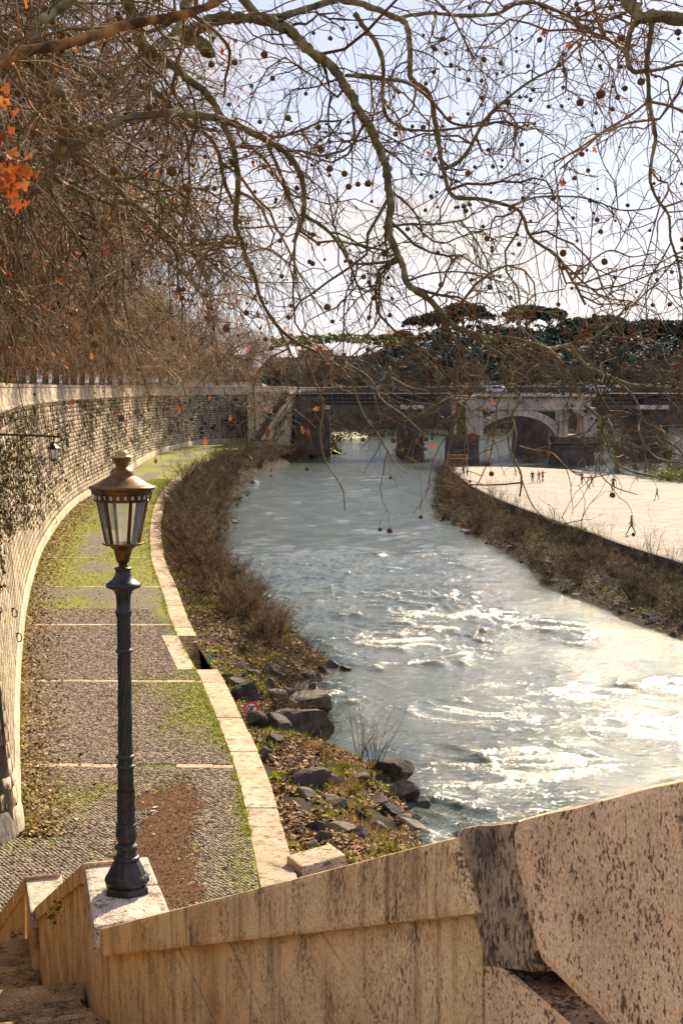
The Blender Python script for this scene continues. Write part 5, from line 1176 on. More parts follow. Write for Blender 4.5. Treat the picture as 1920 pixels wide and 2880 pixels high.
def thin(P, R, pr):
    e = P[:, -1]; v = 1090 + (EYE - e[:, 2]) / e[:, 1] * FPX; u = 960 + e[:, 0] / e[:, 1] * FPX
    k_ = ((v < 1230) | (rng.random(len(P)) > pr)) & (v < 1460) & ~((v > 900) & (u < 620) & (rng.random(len(P)) < .5)); return P[k_], R[k_]
N1, K1 = thin(N1, K1, .6)
N2, K2 = spawn(N1, K1, 1900, (.14, .6), (30, 80), 6, (.0032, .0055), .16, .36, .05, 1, 0, .5)
N2b, K2b = spawn(inview, inR, 700, (.15, .6), (30, 85), 6, (.0035, .006), .14, .30, 0, 1, 0, .5)
N2 = np.concatenate([N2, N2b]); K2 = np.concatenate([K2, K2b]); N2, K2 = thin(N2, K2, .5)
N3, K3_ = spawn(N2, K2, 5200, (.05, .24), (30, 80), 4, (.002, .0034), .12, .3, .1, 1, 0, .6)
o = under(link('twigs', np_mesh('twigs', *cat_mesh([tubes(N1, K1, 5), tubes(N2, K2, 4), tubes(N3, K3_, 3)]), TWIGN, True))); o['kind'] = 'stuff'
# seed balls on long stalks
tips = np.concatenate([N2[:, -1], N3[rng.choice(len(N3), 500)][:, -1]]); pu = tips[:, 0] / tips[:, 1] * FPX + 960; pv = (EYE - tips[:, 2]) / tips[:, 1] * FPX + 1090
okb = (pu > -40) & (pu < 1960) & (pv > -60) & (pv < 1750); tips = tips[okb]; tips = tips[rng.permutation(len(tips))[:520]]
nbk = len(tips); sl = rng.uniform(.03, .13, nbk); bp = tips + np.stack([rng.normal(0, .012, nbk), rng.normal(0, .012, nbk), -sl], 1)
V, F = tubes(np.stack([tips, (tips + bp) / 2 + rng.normal(0, .006, (nbk, 3)), bp], 1), np.full((nbk, 3), .0016), 3)
o = under(link('stalks', np_mesh('stalks', V, F, TWIGN))); o['kind'] = 'stuff'
def ball_mesh():
    import bmesh
    bm = bmesh.new(); bmesh.ops.create_icosphere(bm, subdivisions=2, radius=1)
    for v in bm.verts: v.co *= 1 + random.uniform(-.07, .07)
    me = bpy.data.meshes.new('seed_ball'); bm.to_mesh(me); bm.free(); me.materials.append(BALL); me.polygons.foreach_set('use_smooth', np.ones(len(me.polygons), bool)); return me
bmesh_b = ball_mesh(); br = rng.uniform(.009, .019, nbk) * np.where(rng.random(nbk) < .10, 1.4, 1)
bc = bp - np.stack([0 * br, 0 * br, br * .9], 1)
od = np.argsort(-br / bc[:, 1])
for q in od[:290]:
    b = link('seed_ball', bmesh_b); under(b); b.location = bc[q]; b.scale = (br[q],) * 3; b.rotation_euler = (random.random() * 6, random.random() * 6, 0)
vv = np.array([v.co for v in bmesh_b.vertices]); ff = np.array([list(p.vertices) for p in bmesh_b.polygons]); r_ = od[290:]
V = (bc[r_][:, None] + vv * br[r_][:, None, None]); F = ((np.arange(len(r_)) * len(vv))[:, None, None] + ff).reshape(-1, 3)
o = under(link('seed_balls', np_mesh('seed_balls', V, F, BALL, True))); o['kind'] = 'stuff'
# dead leaves still hanging: five-lobed plane leaves
def leaf_mesh(seed):
    r = random.Random(seed); pts = []; nl = 15
    for k in range(nl):
        a = -math.pi * .92 + 2 * math.pi * .92 * k / (nl - 1); rad = (.55 + .45 * abs(math.cos(2.5 * a))) * (1 if k % 3 == 0 or abs(math.cos(2.5 * a)) > .8 else .72) * r.uniform(.85, 1.1)
        pts.append((rad * math.sin(a), rad * math.cos(a), .25 * rad * math.sin(2 * a + seed) + r.uniform(-.08, .08)))
    V = [(0, -.15, 0)] + pts; F = [(0, k, k + 1) for k in range(1, nl)]
    me = np_mesh('leaf', V, F, REDLEAF, False, {'rnd': np.full(len(V), r.uniform(.2, 1))}); return me
LM = [leaf_mesh(k) for k in range(6)]
lp = [(u, v, 5.6 + random.uniform(-.3, .5)) for u, v in [(random.gauss(38, 30), random.gauss(500, 45)) for _ in range(26)] + [(random.gauss(10, 10), random.gauss(280, 30)) for _ in range(5)] + [(random.gauss(30, 24), random.gauss(400, 40)) for _ in range(9)]]
lp += [(u, v, 9.2) for u, v in ((1765, 885), (1878, 612), (1600, 130), (1530, 92), (1580, 515), (1672, 422), (1213, 1255), (890, 1150), (868, 1215), (900, 980), (1400, 942), (1275, 325), (1385, 1130), (850, 1210), (1205, 430), (1540, 1280), (1845, 1000))]
for k, (u, v, y_) in enumerate(lp):
    o = under(link('leaf', LM[k % 6])); o.location = at_y(u, v, y_); s_ = random.uniform(.022, .038) * (1.0 if y_ < 7 else .95); o.scale = (s_,) * 3; o.rotation_euler = (random.uniform(.6, 2.4), random.uniform(-.8, .8), random.uniform(0, 6))
# ---- far bare trees behind the far wall and on the hill foot
for k in range(80):
    if k < 34: x = -40 + k * 7.2 + random.uniform(-2, 2); y_ = 482 + random.uniform(0, 22) + max(0, -x) * .0; z_ = 13.1
    elif k >= 64: q_ = int((k - 64) / 16 * len(FW) * .75) + 12; x, y_ = FW[q_] - fn[q_] * random.uniform(3, 9); z_ = 1.4
    else: x = -60 + (k - 34) * 9.0 + random.uniform(-4, 4); y_ = random.uniform(530, 585); z_ = float(hill_h(np.array(x), np.array(y_)))
    if x < 5 and y_ < 500 and k < 64: y_ = 478 + random.uniform(-30, 10) + (-x) * .0
    place_tree('bare_tree', PTF[k % 2], (x, y_, z_), random.uniform(0, 6.28), random.uniform(.72, 1.0) * (1 if k < 64 else .55), 'bare brown tree on the slope beyond the iron bridge', 'tree', 'bare trees beyond the iron bridge')
# bare tree standing on the island behind the platform
for (u, v, sc_, lb) in ((1732, 1330, .82, 'dark trunked bare tree standing at the far edge of the white platform'), (1880, 1345, .75, 'bare tree among scrub beside the white platform end wall')):
    p = on_z(u, v, 1.0); place_tree('bare_tree', PTF[0], (p[0], p[1], .8), 1.2, sc_, lb, 'tree', None)
# ---- umbrella pines on the ridge
def pine_meshes(seed):
    r = np.random.default_rng(seed); n = 3400; a = r.uniform(0, 6.283, n); rr = np.sqrt(r.random(n)) * 6.5 * (1 + .18 * np.sin(3 * a + seed) + .12 * np.sin(7 * a)); zt = 8.6 + 2.8 * np.sqrt(np.clip(1 - (rr / 8) ** 2, 0, 1)) - r.random(n) ** 2 * 1.9 + .5 * np.sin(a * 5 + rr)
    c = np.stack([rr * np.cos(a), rr * np.sin(a), zt], 1); V, F = quads_leaf(np.repeat(c, 3, 0) + r.normal(0, .35, (n * 3, 3)), r.uniform(.35, .75, n * 3), .8)
    sh = np.repeat(np.clip(r.normal(.45, .25, n), 0, 1), 12)
    ms = {'crown': np_mesh('crown', V, F, PINE, False, {'rnd': sh})}
    P = [[(0, 0, -.5), (.3, 0, 3), (.2, .2, 6), (.1, .1, 8.8)]]; R = [[.45, .38, .32, .2]]
    for k in range(5):
        az = 1.256 * k; P.append([(.25, .1, 5.5), (math.cos(az) * 1.5, math.sin(az) * 1.5, 7.2), (math.cos(az) * 3, math.sin(az) * 3, 8.4), (math.cos(az) * 4.3, math.sin(az) * 4.3, 9.2)]); R.append([.22, .18, .13, .08])
    ms['trunk'] = np_mesh('trunk', *tubes(np.array(P), np.array(R), 6), M('pine_bark%d' % seed, (.08, .05, .03), (.16, .10, .07), 2, .9, .3), True)
    return ms
PM = [pine_meshes(k + 1) for k in range(3)]
for k, (u, v, w) in enumerate(((1178, 895, 80), (1240, 884, 110), (1302, 862, 120), (1350, 880, 70), (1480, 868, 120), (1545, 874, 100), (1420, 930, 90), (1635, 905, 130), (1700, 896, 120), (1765, 912, 100), (1830, 908, 120), (1900, 912, 130), (1960, 905, 120), (1130, 935, 60), (1590, 925, 110))):
    y_ = 600 + random.uniform(-15, 25); p = at_y(u, v, y_); sc_ = w / FPX * y_ / 14.0; zb_ = p[2] - 11.4 * sc_
    t = place_tree('umbrella_pine', PM[k % 3], (p[0], p[1], zb_), random.uniform(0, 6), sc_, 'dark green umbrella pine with flat crown on the hilltop', 'tree', 'umbrella pines on the hill')
n = 16000; x = rng.uniform(-30, 190, n); y_ = rng.uniform(540, 640, n); up_ = ss(0, 45, x); z_ = hill_h(x, y_) + rng.random(n) * (3 + 8.5 * up_)
V, F = quads_leaf(np.stack([x, y_, z_], 1), rng.uniform(.7, 1.7, n), .9); o = link('hill_scrub', np_mesh('hill_scrub', V, F, PINE, False, {'rnd': rnd_attr(n, 4) * .8})); tag(o, 'dark evergreen wood covering the hill under the pines', 'wood', kind='stuff')
n = 1500; x = at_y(1, 1, 590)[0] * 0 + rng.uniform(-28, 22, n); y_ = rng.uniform(586, 596, n); z_ = at_y(900, 962, 590)[2] + rng.random(n) * 3.5 - .08 * np.abs(x); V, F = quads_leaf(np.stack([x, y_, z_], 1), rng.uniform(.4, 1.0, n), .9)
o = link('bright_scrub', np_mesh('bright_scrub', V, F, SHRUBL, False, {'rnd': rnd_attr(n, 4) * .6})); tag(o, 'bright green hedge on the ridge left of the pines', 'hedge', kind='stuff')
# ================================================================== SHRUBS, ROCKS, SMALL THINGS
def bush_mesh(seed, n, h, spread, mat, child=5, r=(.006, .011), up=1.0, name='stems'):
    global rng
    keep = rng; rng = np.random.default_rng(seed)
    a = rng.uniform(0, 6.283, n); b = np.stack([np.cos(a), np.sin(a), 0 * a], 1) * rng.uniform(0, .35, (n, 1)) * spread
    d = norm(np.stack([np.cos(a) * spread * rng.uniform(.1, 1, n), np.sin(a) * spread * rng.uniform(.1, 1, n), np.full(n, up)], 1)); ln = h * rng.uniform(.55, 1.1, n)[:, None]
    pts = [b - np.array([0, 0, .15])]; p = b
    for k in range(5):
        d = norm(d + rng.normal(size=(n, 3)) * .12 + np.array([0, 0, -.10 * spread])); p = p + d * ln / 5; pts.append(p)
    P = np.stack(pts, 1); R = rng.uniform(r[0], r[1], n)[:, None] * np.linspace(1, .35, 6)[None]
    C1, D1 = spawn(P, R, n * child, (.15 * h, .45 * h), (20, 60), 4, (r[0] * .5, r[1] * .6), .1 * spread, .2, .2, 1, 0, .5)
    C2, D2 = spawn(C1, D1, n * child * 2, (.06 * h, .2 * h), (20, 70), 3, (r[0] * .4, r[1] * .4), .1, .2, .1, 1, 0, .6)
    V, F = cat_mesh([tubes(P, R, 3), tubes(C1, D1, 3), tubes(C2, D2, 3)]); rng = keep
    return np_mesh(name, V, F, mat)
def leafy(seed, n, h, spread, mat, sz=(.03, .07)):
    r = np.random.default_rng(seed); c = r.normal(0, 1, (n, 3)) * np.array([spread * .5, spread * .5, h * .3]) + np.array([0, 0, h * .5]); V, F = quads_leaf(c, r.uniform(*sz, n), .9)
    return np_mesh('leaves', V, F, mat, False, {'rnd': rnd_attr(n, 4)})
BM = [bush_mesh(300 + k, 38, (1.3, 1.9, 1.1, 2.4)[k], (1.3, .9, 1.6, .8)[k], BUSH if k % 2 == 0 else BUSHG, 6, (.012, .022)) for k in range(4)]
WAND = [bush_mesh(320 + k, 9, 2.6, .30, BUSHG, 4, (.012, .018), 1.0) for k in range(2)]
def bush(me, p, rz, sc, label, group, leaves=None, name='shrub'):
    t = empty(name, tuple(p), rz); t.rotation_euler = (random.uniform(-.18, .18), random.uniform(-.18, .18), rz); t.scale = (sc,) * 3 if not hasattr(sc, '__len__') else sc; tag(t, label, 'shrub', group); link('stems', me, t)
    if leaves: link('leaves', leaves, t)['kind'] = 'stuff'
    return t
LB = 'dense leafless brown shrub on the bank between the quay kerb and the river'
n = 0
for k in range(125):
    y_ = 78 + (k / 125) ** 1.1 * 212 + random.uniform(-1, 1); t = random.uniform(.10, .80) if y_ > 90 else random.uniform(.40, .72)
    if 70 < y_ < 84 and t < .4: continue
    p = bank_pt(np.array([y_]), np.array([t]))[0]
    bush(BM[k % 4], p, random.uniform(0, 6), random.uniform(.9, 1.35) * (1 if y_ < 110 else 1.35), LB, 'leafless shrubs on the quay bank')
for (u, v) in ((960, 2080), (1010, 2140), (1050, 2170), (1120, 2230), (860, 2130), (905, 2150)):      # wands on the near point
    p = on_bank(u, v); bush(WAND[(u // 10) % 2], p, random.uniform(0, 6), random.uniform(.45, .8) if u not in (1010, 1050) else 1.05, 'slender leafless wand shrub on the point of the near bank', 'wand shrubs on the near point')
for (u, v) in ((700, 2030), (760, 2050), (830, 2040), (800, 1990), (1080, 2260), (1120, 2320), (780, 1960)):
    p = on_bank(u, v); bush(BM[u % 4], p, random.uniform(0, 6), random.uniform(.28, .5), 'low tangled dry shrub among the boulders of the near bank', 'low shrubs among the near boulders')
for (u, v) in ((675, 1408), (695, 1395), (668, 1422), (640, 1400)):
    p = on_z(u, v, .5); bush(BM[1], p, 0, .5, 'yellow flowering shrub at the water edge of the quay bank', 'yellow shrubs at the water edge', leafy(u, 40, 1.0, .9, YELLOW, (.06, .14)), 'yellow_shrub')
EV = [leafy(400 + k, 260, .9, .8, SHRUBL, (.03, .08)) for k in range(2)]
for (y_, t) in ((112, .2), (104, .25), (97, .55), (150, .6), (160, .5), (86, .62), (74, .3), (205, .5), (215, .6)):
    p = bank_pt(np.array([y_]), np.array([t]))[0]; bush(BM[0], p, random.random() * 6, .6, 'small leafy green shrub among the brown scrub of the quay bank', 'green shrubs on the quay bank', EV[0], 'green_shrub')
# island bank
for k in range(118):
    s_ = np.array([.06 + .86 * (k / 118) ** 1.1]); t = np.array([random.uniform(.08, .92)]); p = island_pt(s_, t)[0]
    bush(BM[(k * 3) % 4], p, random.uniform(0, 6), random.uniform(.5, .8) if t[0] < .35 else random.uniform(.7, 1.3), 'dense leafless shrub on the island bank below the white platform', 'leafless shrubs on the island bank')
for k in range(22):
    s_ = np.array([.08 + .5 * random.random() ** 1.5]); p = island_pt(s_, np.array([random.uniform(.02, .25)]))[0]
    bush(WAND[k % 2], p, random.uniform(0, 6), (1.3, 1.3, random.uniform(1.0, 1.7)), 'tall upright leafless stems growing along the platform edge', 'tall stems along the platform edge')
for s_, t in ((.93, .3), (.9, .5), (.87, .2), (.80, .35), (.55, .3), (.30, .1), (.26, .15)):
    p = island_pt(np.array([s_]), np.array([t]))[0]; bush(BM[1], p, 1, .8, 'leafy green shrub on the island bank', 'green shrubs on the island bank', EV[1], 'green_shrub')
# scrub at the bridge pier foot and the dark hedge by the platform end
for (u, v, sc_, y_) in ((1150, 1290, 1.6, 292), (1190, 1285, 1.5, 292), (1330, 1300, 1.6, 270), (1360, 1296, 1.5, 272), (1480, 1300, 1.4, 272), (1690, 1322, 1.5, 262), (1745, 1326, 1.7, 255), (1790, 1330, 1.8, 250), (1830, 1335, 1.9, 245), (1900, 1340, 1.8, 240)):
    p = at_y(u, v, y_); bush(BM[u % 4], (p[0], p[1], -.2 if u < 1400 else .9), 0, sc_, 'scrubby bare bush at the foot of the bridge piers', 'bushes at the bridge foot')
HEDGE = leafy(500, 900, 1.6, 3.0, SHRUBL, (.08, .2))
for (u, v) in ((1880, 1352), (1935, 1356)):
    p = on_z(u, v, PZ); t = empty('hedge', (p[0], p[1], PZ)); tag(t, 'low dark green hedge at the end of the white platform', 'hedge', 'hedges at the platform end'); link('leaves', HEDGE, t); link('stems', BM[0], t)
# ---- rocks
def rock_mesh(seed, mat):
    import bmesh
    r = random.Random(seed); bm = bmesh.new(); bmesh.ops.create_icosphere(bm, subdivisions=3, radius=1)
    pl_ = []
    for k in range(11):
        nn = Vector((r.gauss(0, 1), r.gauss(0, 1), r.gauss(0, 1))).normalized(); pl_.append((nn, r.uniform(.45, .82)))
    for v in bm.verts:
        for nn, dd in pl_:
            e = v.co.dot(nn) - dd
            if e > 0: v.co -= nn * e
        v.co *= 1 + r.uniform(-.02, .02)
    me = bpy.data.meshes.new('rock'); bm.to_mesh(me); bm.free(); me.materials.append(mat); return me
RK = [rock_mesh(k, ROCK) for k in range(5)]; RKL = [rock_mesh(20 + k, ROCKL) for k in range(2)]
def rock(me, p, s, label, group=None):
    p = np.array(p, float)
    if 30 < p[1] < 90 and p[0] < kout_x(p[1]) + s * .95: p[0] = float(kout_x(p[1])) + s * .95
    o = link('rock', me); o.location = p; o.scale = (s * random.uniform(.85, 1.3), s * random.uniform(.8, 1.1), s * random.uniform(.5, .75)); o.rotation_euler = (random.uniform(-.3, .3), random.uniform(-.3, .3), random.uniform(0, 6)); tag(o, label, 'rock', group); return o
big = [((868, 1990), 1.25, 'pale topped boulder jutting into the river below the speed sign', RKL[0]), ((855, 2065), 1.3, 'rounded dark boulder at the water edge of the small bay', RK[1]), ((875, 2210), .75, 'dark pointed boulder in the leaf litter of the near bank', RK[2]),
       ((1102, 2190), .95, 'square dark boulder at the tip of the near point', RK[3]), ((1135, 2250), .8, 'brown boulder below the square boulder on the near point', RK[4]), ((655, 1962), .7, 'mossy boulder against the kerb behind the speed sign', RK[0]), ((650, 2040), .6, 'flat olive boulder against the kerb below the speed sign', RK[2]), ((772, 2052), .75, 'grey boulder beside the fallen speed sign', RK[3])]
for (u, v), s_, lb, me in big:
    p = on_bank(u, v, s_ * .22); rock(me, p, s_, lb)
for (u, v, s_) in ((800, 1965, .6), (830, 2035, .5), (690, 2060, .45), (720, 2075, .4), (700, 1945, .55), (650, 1925, .5), (760, 1935, .5), (790, 2010, .45), (1010, 2190, .35), (1130, 2310, .5), (925, 2255, .35), (905, 2360, .35), (960, 2340, .4), (890, 2335, .35), (1010, 2300, .3), (1060, 2330, .35), (860, 2240, .35), (1150, 2330, .5), (880, 2380, .3), (1070, 2200, .4), (820, 1950, .4), (770, 2085, .4), (640, 2090, .3), (690, 2120, .35), (735, 2140, .3), (985, 2225, .3), (720, 1900, .5), (760, 1890, .55), (790, 1920, .6), (830, 1915, .5), (690, 1990, .5), (745, 1985, .55), (780, 1960, .6), (815, 1985, .5), (640, 1960, .45), (700, 2040, .5), (770, 2030, .6), (800, 2060, .5), (655, 2060, .45), (720, 2010, .45), (860, 1900, .5), (840, 1945, .6), (620, 1915, .45), (680, 1880, .4), (960, 2270, .4), (1060, 2260, .4), (940, 2200, .4), (830, 2180, .35), (1100, 2290, .5), (1020, 2350, .35)):
    if abs(u - 708) < 62 and 1960 < v < 2085: continue
    p = on_bank(u, v, s_ * .2); rock(RK[int(u + v) % 5] if (u + v) % 4 else RKL[1], p, s_, 'angular grey rock half buried in the litter of the near bank', 'rocks half buried in the near bank')
for (u, v, s_) in ((970, 1880, .38), (912, 1992, .45), (873, 1932, .42), (1178, 2262, .45), (1170, 2330, .4), (1165, 2300, .3), (1190, 2350, .3), (640, 1472, .8), (655, 1468, .6), (615, 1490, .7), (665, 1405, .7), (618, 1540, .5), (715, 1357, .9), (900, 1905, .4), (935, 1870, .5), (905, 1890, .5), (880, 1915, .5)):
    p = on_z(u, v, 0); rock(RK[u % 5], (p[0], p[1], .0), s_, 'wet black rock standing in the water along the quay bank', 'wet rocks along the quay bank')
for k in range(60):
    s_ = np.array([.02 + .9 * random.random()]); p = island_pt(s_, np.array([random.uniform(.80, 1.0)]))[0]
    rock(RK[k % 5] if k % 5 else RKL[0], p + np.array([0, 0, .05]), random.uniform(.2, .6), 'dark rock along the waterline of the island bank', 'rocks along the island bank')
blk_ = on_z(880, 2440, QZ); o = MB().box((0, 0, 0), (1.5, 1.0, .8), 0, .9).obj('stone_block', KERB, bevel=.05); o.location = blk_ + np.array([0.1, .2, -.1]); o.rotation_euler = (.08, -.1, .5); tag(o, 'pale squared travertine block lying on the bank below the parapet', 'stone block')
# ---- speed limit sign, upside down among the boulders
SY = on_bank(708, 2016); sg_ = empty('road_sign', SY); tag(sg_, 'round red bordered speed limit sign turned upside down among boulders', 'road sign')
WHITE = flat('sign_white', (.85, .85, .82), .5); RED = flat('sign_red', (.70, .03, .05), .5); BLACK = flat('sign_black', (.015, .015, .015), .5); STEEL = flat('sign_steel', (.3, .3, .3), .5, .6)
def disc(r0, r1, y_, n_=40):
    m_ = MB(); V = []; 
    for k in range(n_):
        a = 2 * math.pi * k / n_; V += [(r0 * math.cos(a), y_, r0 * math.sin(a)), (r1 * math.cos(a), y_, r1 * math.sin(a)), (r1 * math.cos(a), y_ + .012, r1 * math.sin(a)), (r0 * math.cos(a), y_ + .012, r0 * math.sin(a))]
    F = []
    for k in range(n_):
        b = 4 * k; c = 4 * ((k + 1) % n_); F += [(b, c, c + 1, b + 1), (b + 1, c + 1, c + 2, b + 2), (b + 2, c + 2, c + 3, b + 3)]
    return m_.add(V, F)
disc(0.001, .215, 0).obj('face', WHITE, sg_); disc(.212, .30, -.004).obj('border', RED, sg_)
def digit_mesh(strokes, ox):
    m_ = MB()
    for st_ in strokes: m_.tube([(x + ox, -.012, z) for x, z in st_], .026, 6)
    return m_
arc = lambda cx_, cz, rx, rz_, a0, a1, n_=10: [(cx_ + rx * math.cos(math.radians(a0 + (a1 - a0) * k / n_)), cz + rz_ * math.sin(math.radians(a0 + (a1 - a0) * k / n_))) for k in range(n_ + 1)]
num = digit_mesh([arc(0, .055, .065, .06, 150, -80), arc(0, -.06, .07, .065, 85, -150)], -.09); num.v += []; z0 = digit_mesh([arc(0, 0, .06, .125, 0, 360, 20)], .09); num.add(z0.v, z0.f)
nm = num.obj('number', BLACK, sg_)
MB().tube([(0, .03, 0), (0, .035, .55)], .025, 8).obj('post_stub', STEEL, sg_)
for ch in sg_.children: ch.rotation_euler = (0, math.pi, 0)
sg_.location = SY + np.array([0, -.25, .38]); sg_.rotation_euler = (-.42, .10, -.15)
# ---- litter
def blob(name, px, z, s, mat, label, cat, el=(1, 1, 1)):
    me = rock_mesh(hash(name) % 7 + 40, mat); o = link(name, me); o.location = on_z(px[0], px[1], z) + np.array([0, 0, .1]); o.scale = (s * el[0], s * el[1], s * el[2]); tag(o, label, cat); return o
bt = MB().lathe([(.001, 0), (.05, .01), (.055, .05), (.055, .24), (.03, .31), (.016, .33), (.016, .38), (.001, .385)], 14).obj('plastic_bottle', flat('green_plastic', (.05, .45, .25), .3), smooth=True); bt.location = on_bank(588, 1872) + np.array([0, 0, .15]); bt.rotation_euler = (.2, .25, 0); bt.scale = (1.1, 1.1, 1.6); tag(bt, 'green plastic bottle caught in twigs beside the river steps', 'bottle')
def rag(name, px, y_, s, mat, label):
    n_ = 8; xs_ = np.linspace(-.5, .5, n_); zs_ = np.linspace(0, -1, 14); Xr, Zr_ = np.meshgrid(xs_, zs_); Xr = Xr * (.35 + .2 * np.sin(Zr_ * 5)); Yr = .12 * np.sin(Xr * 14 + Zr_ * 4)
    i_ = (np.arange(13) * n_)[:, None] + np.arange(n_ - 1); o = link(name, np_mesh(name, np.stack([Xr, Yr, Zr_], -1).reshape(-1, 3), np.stack([i_, i_ + 1, i_ + n_ + 1, i_ + n_], -1).reshape(-1, 4), mat, True)); o.location = at_y(px[0], px[1], y_); o.scale = (s * .6, s, s); tag(o, label, 'rag'); return o
rag('rag', (685, 1585), 101, .85, flat('red_cloth', (.5, .04, .05)), 'torn red rag hanging on twigs over the water')
rag('rag', (622, 1735), 84.5, .6, flat('orange_cloth', (.6, .10, .04)), 'orange red rag lying among shrubs beyond the river steps')
rag('rag', (604, 1460), 140, .8, flat('blue_plastic', (.25, .55, .6)), 'pale turquoise plastic sheet in the scrub')
PAPER = flat('white_paper', (.85, .82, .76))
for (u, v) in ((430, 2280), (213, 2303), (437, 2270)):
    o = MB().box((0, 0, 0), (.16, .11, .02), .3).obj('paper_scrap', PAPER, bevel=.004); o.location = on_z(u, v, QZ + .09); o.rotation_euler = (.1, .15, u); tag(o, 'crumpled white paper scrap lying on the quay', 'paper', 'paper scraps on the quay')
# fallen branch at wall foot
p0 = on_z(62, 2215, QZ + .06); br_ = MB(); br_.tube([p0, p0 + (.35, -.9, .08), p0 + (.75, -1.9, .05)], [.03, .025, .012], 6); br_.tube([p0 + (.2, -.5, .05), p0 + (.9, -.2, .1)], [.018, .008], 5); br_.tube([p0 + (.5, -1.3, .06), p0 + (.2, -2.6, .04)], [.016, .006], 5)
o = br_.obj('fallen_branch', BUSHG); tag(o, 'forked fallen branch lying on cobbles at the wall foot', 'branch')
# driftwood
for (u0, v0, u1, v1) in ((700, 2215 - 40, 668, 2090),):
    pass
# ---- wall lamp on a bracket
LYW = 60.0; la = at_y(152, 1255, LYW); wlx = float(np.interp(LYW, WFs[10:, 1], WFs[10:, 0])) - (12.3 - QZ) * WH
wl_ = empty('wall_lamp', (0, 0, 0)); tag(wl_, 'small black lantern hanging from a long iron bracket on the embankment wall', 'wall lamp')
za = float(at_y(152, 1228, LYW)[2]); arm = MB(); arm.tube([(wlx - .1, LYW, za + .12), (la[0] + .25, LYW, za)], [.05, .04], 8)
arm.obj('arm', IRON, wl_)
scr = MB(); 
for r_, cxs in ((.32, .45), (.2, 1.15)):
    t_ = np.linspace(0, 4.4 * math.pi / 1.6, 26); rr = r_ * (1 - t_ / t_[-1] * .8); scr.tube(np.stack([wlx + cxs + rr * np.cos(t_), 0 * t_ + LYW, za - r_ - .05 + rr * np.sin(t_)], 1), .025, 5)
scr.obj('scroll', IRON, wl_); MB().tube([(la[0], LYW, za), (la[0], LYW, za - .32)], .03, 6).obj('hanger', IRON, wl_)
zt = za - .3; MB().lathe([(.03, .02), (.10, -.04), (.27, -.16), (.28, -.2), (.22, -.22)], 6, (la[0], LYW, zt)).obj('lamp_roof', IRON, wl_)
MILK = flat('milky_glass', (.75, .72, .66), .4); gl_ = MB().lathe([(.2, -.22), (.13, -.62)], 6, (la[0], LYW, zt)).obj('lamp_glass', MILK, wl_)
for k in range(6):
    a = math.pi / 3 * k; MB().tube([(la[0] + .205 * math.cos(a), LYW + .205 * math.sin(a), zt - .22), (la[0] + .135 * math.cos(a), LYW + .135 * math.sin(a), zt - .62)], .016, 5).obj('glazing_bar', IRON, wl_)
MB().lathe([(.15, -.6), (.15, -.66), (.04, -.72), (.001, -.76)], 8, (la[0], LYW, zt)).obj('lamp_base', IRON, wl_)
# ---- mooring rings
for (u, v) in ((33, 1711), (45, 1781), (154, 1396), (159, 1432), (164, 1466)):
    best = None
    for i in range(20, nW):
        for z in np.arange(2.6, 6.5, .1):
            p = wall_pt(np.array([i]), np.array([z]), .22)[0]; pu = p[0] / p[1] * FPX + 960; q = (EYE - p[2]) / p[1]; pv = 1440 + FPX * math.tan(math.atan(q) - PITCH); e = (pu - u) ** 2 + (pv - v) ** 2
            if best is None or e < best[0]: best = (e, p, i)
    _, p, i = best; a = np.linspace(0, 2 * math.pi, 21); tn = norm(np.array([d[i][0], d[i][1], 0])) if False else np.array([-nrm[i][1], nrm[i][0], 0])
    mm = MB(); rr = .20 * (1 if p[1] < 110 else 1.3); tn = norm(tn + np.array([.9, 0, 0])); mm.tube([tuple(p + tn * rr * math.cos(x) + np.array([0, 0, rr * math.sin(x) - rr])) for x in a], .030, 6); nn = np.array([nrm[i][0], nrm[i][1], 0]); mm.tube([p + nn * .3, p - nn * .02], .035, 6)
    tag(mm.obj('mooring_ring', IRON), 'black iron mooring ring fixed low on the embankment wall', 'ring', 'mooring rings on the embankment wall')
# ---- orange barrier at the island tip
bp0 = on_z(1258, 1308, PZ); bp1 = on_z(1312, 1308, PZ); bm_ = empty('safety_barrier', (0, 0, 0)); tag(bm_, 'orange lattice barrier at the tip of the white platform', 'barrier')
dx = bp1 - bp0; MB().box(tuple((bp0 + bp1) / 2 + (0, 0, 1.75)), (dx[0], .06, .08)).obj('top_rail', ORANGE, bm_); MB().box(tuple((bp0 + bp1) / 2 + (0, 0, 1.1)), (dx[0], .06, .08)).obj('bottom_rail', ORANGE, bm_)
for k in range(6):
    a = bp0 + dx * k / 6; b = bp0 + dx * (k + 1) / 6; MB().tube([a + (0, 0, 1.12), b + (0, 0, 1.73)] if k % 2 else [a + (0, 0, 1.73), b + (0, 0, 1.12)], .03, 4).obj('brace', ORANGE, bm_)
for q in (bp0, bp1): MB().box(tuple(q + (0, 0, .9)), (.12, .12, 1.8)).obj('post', ORANGE, bm_)
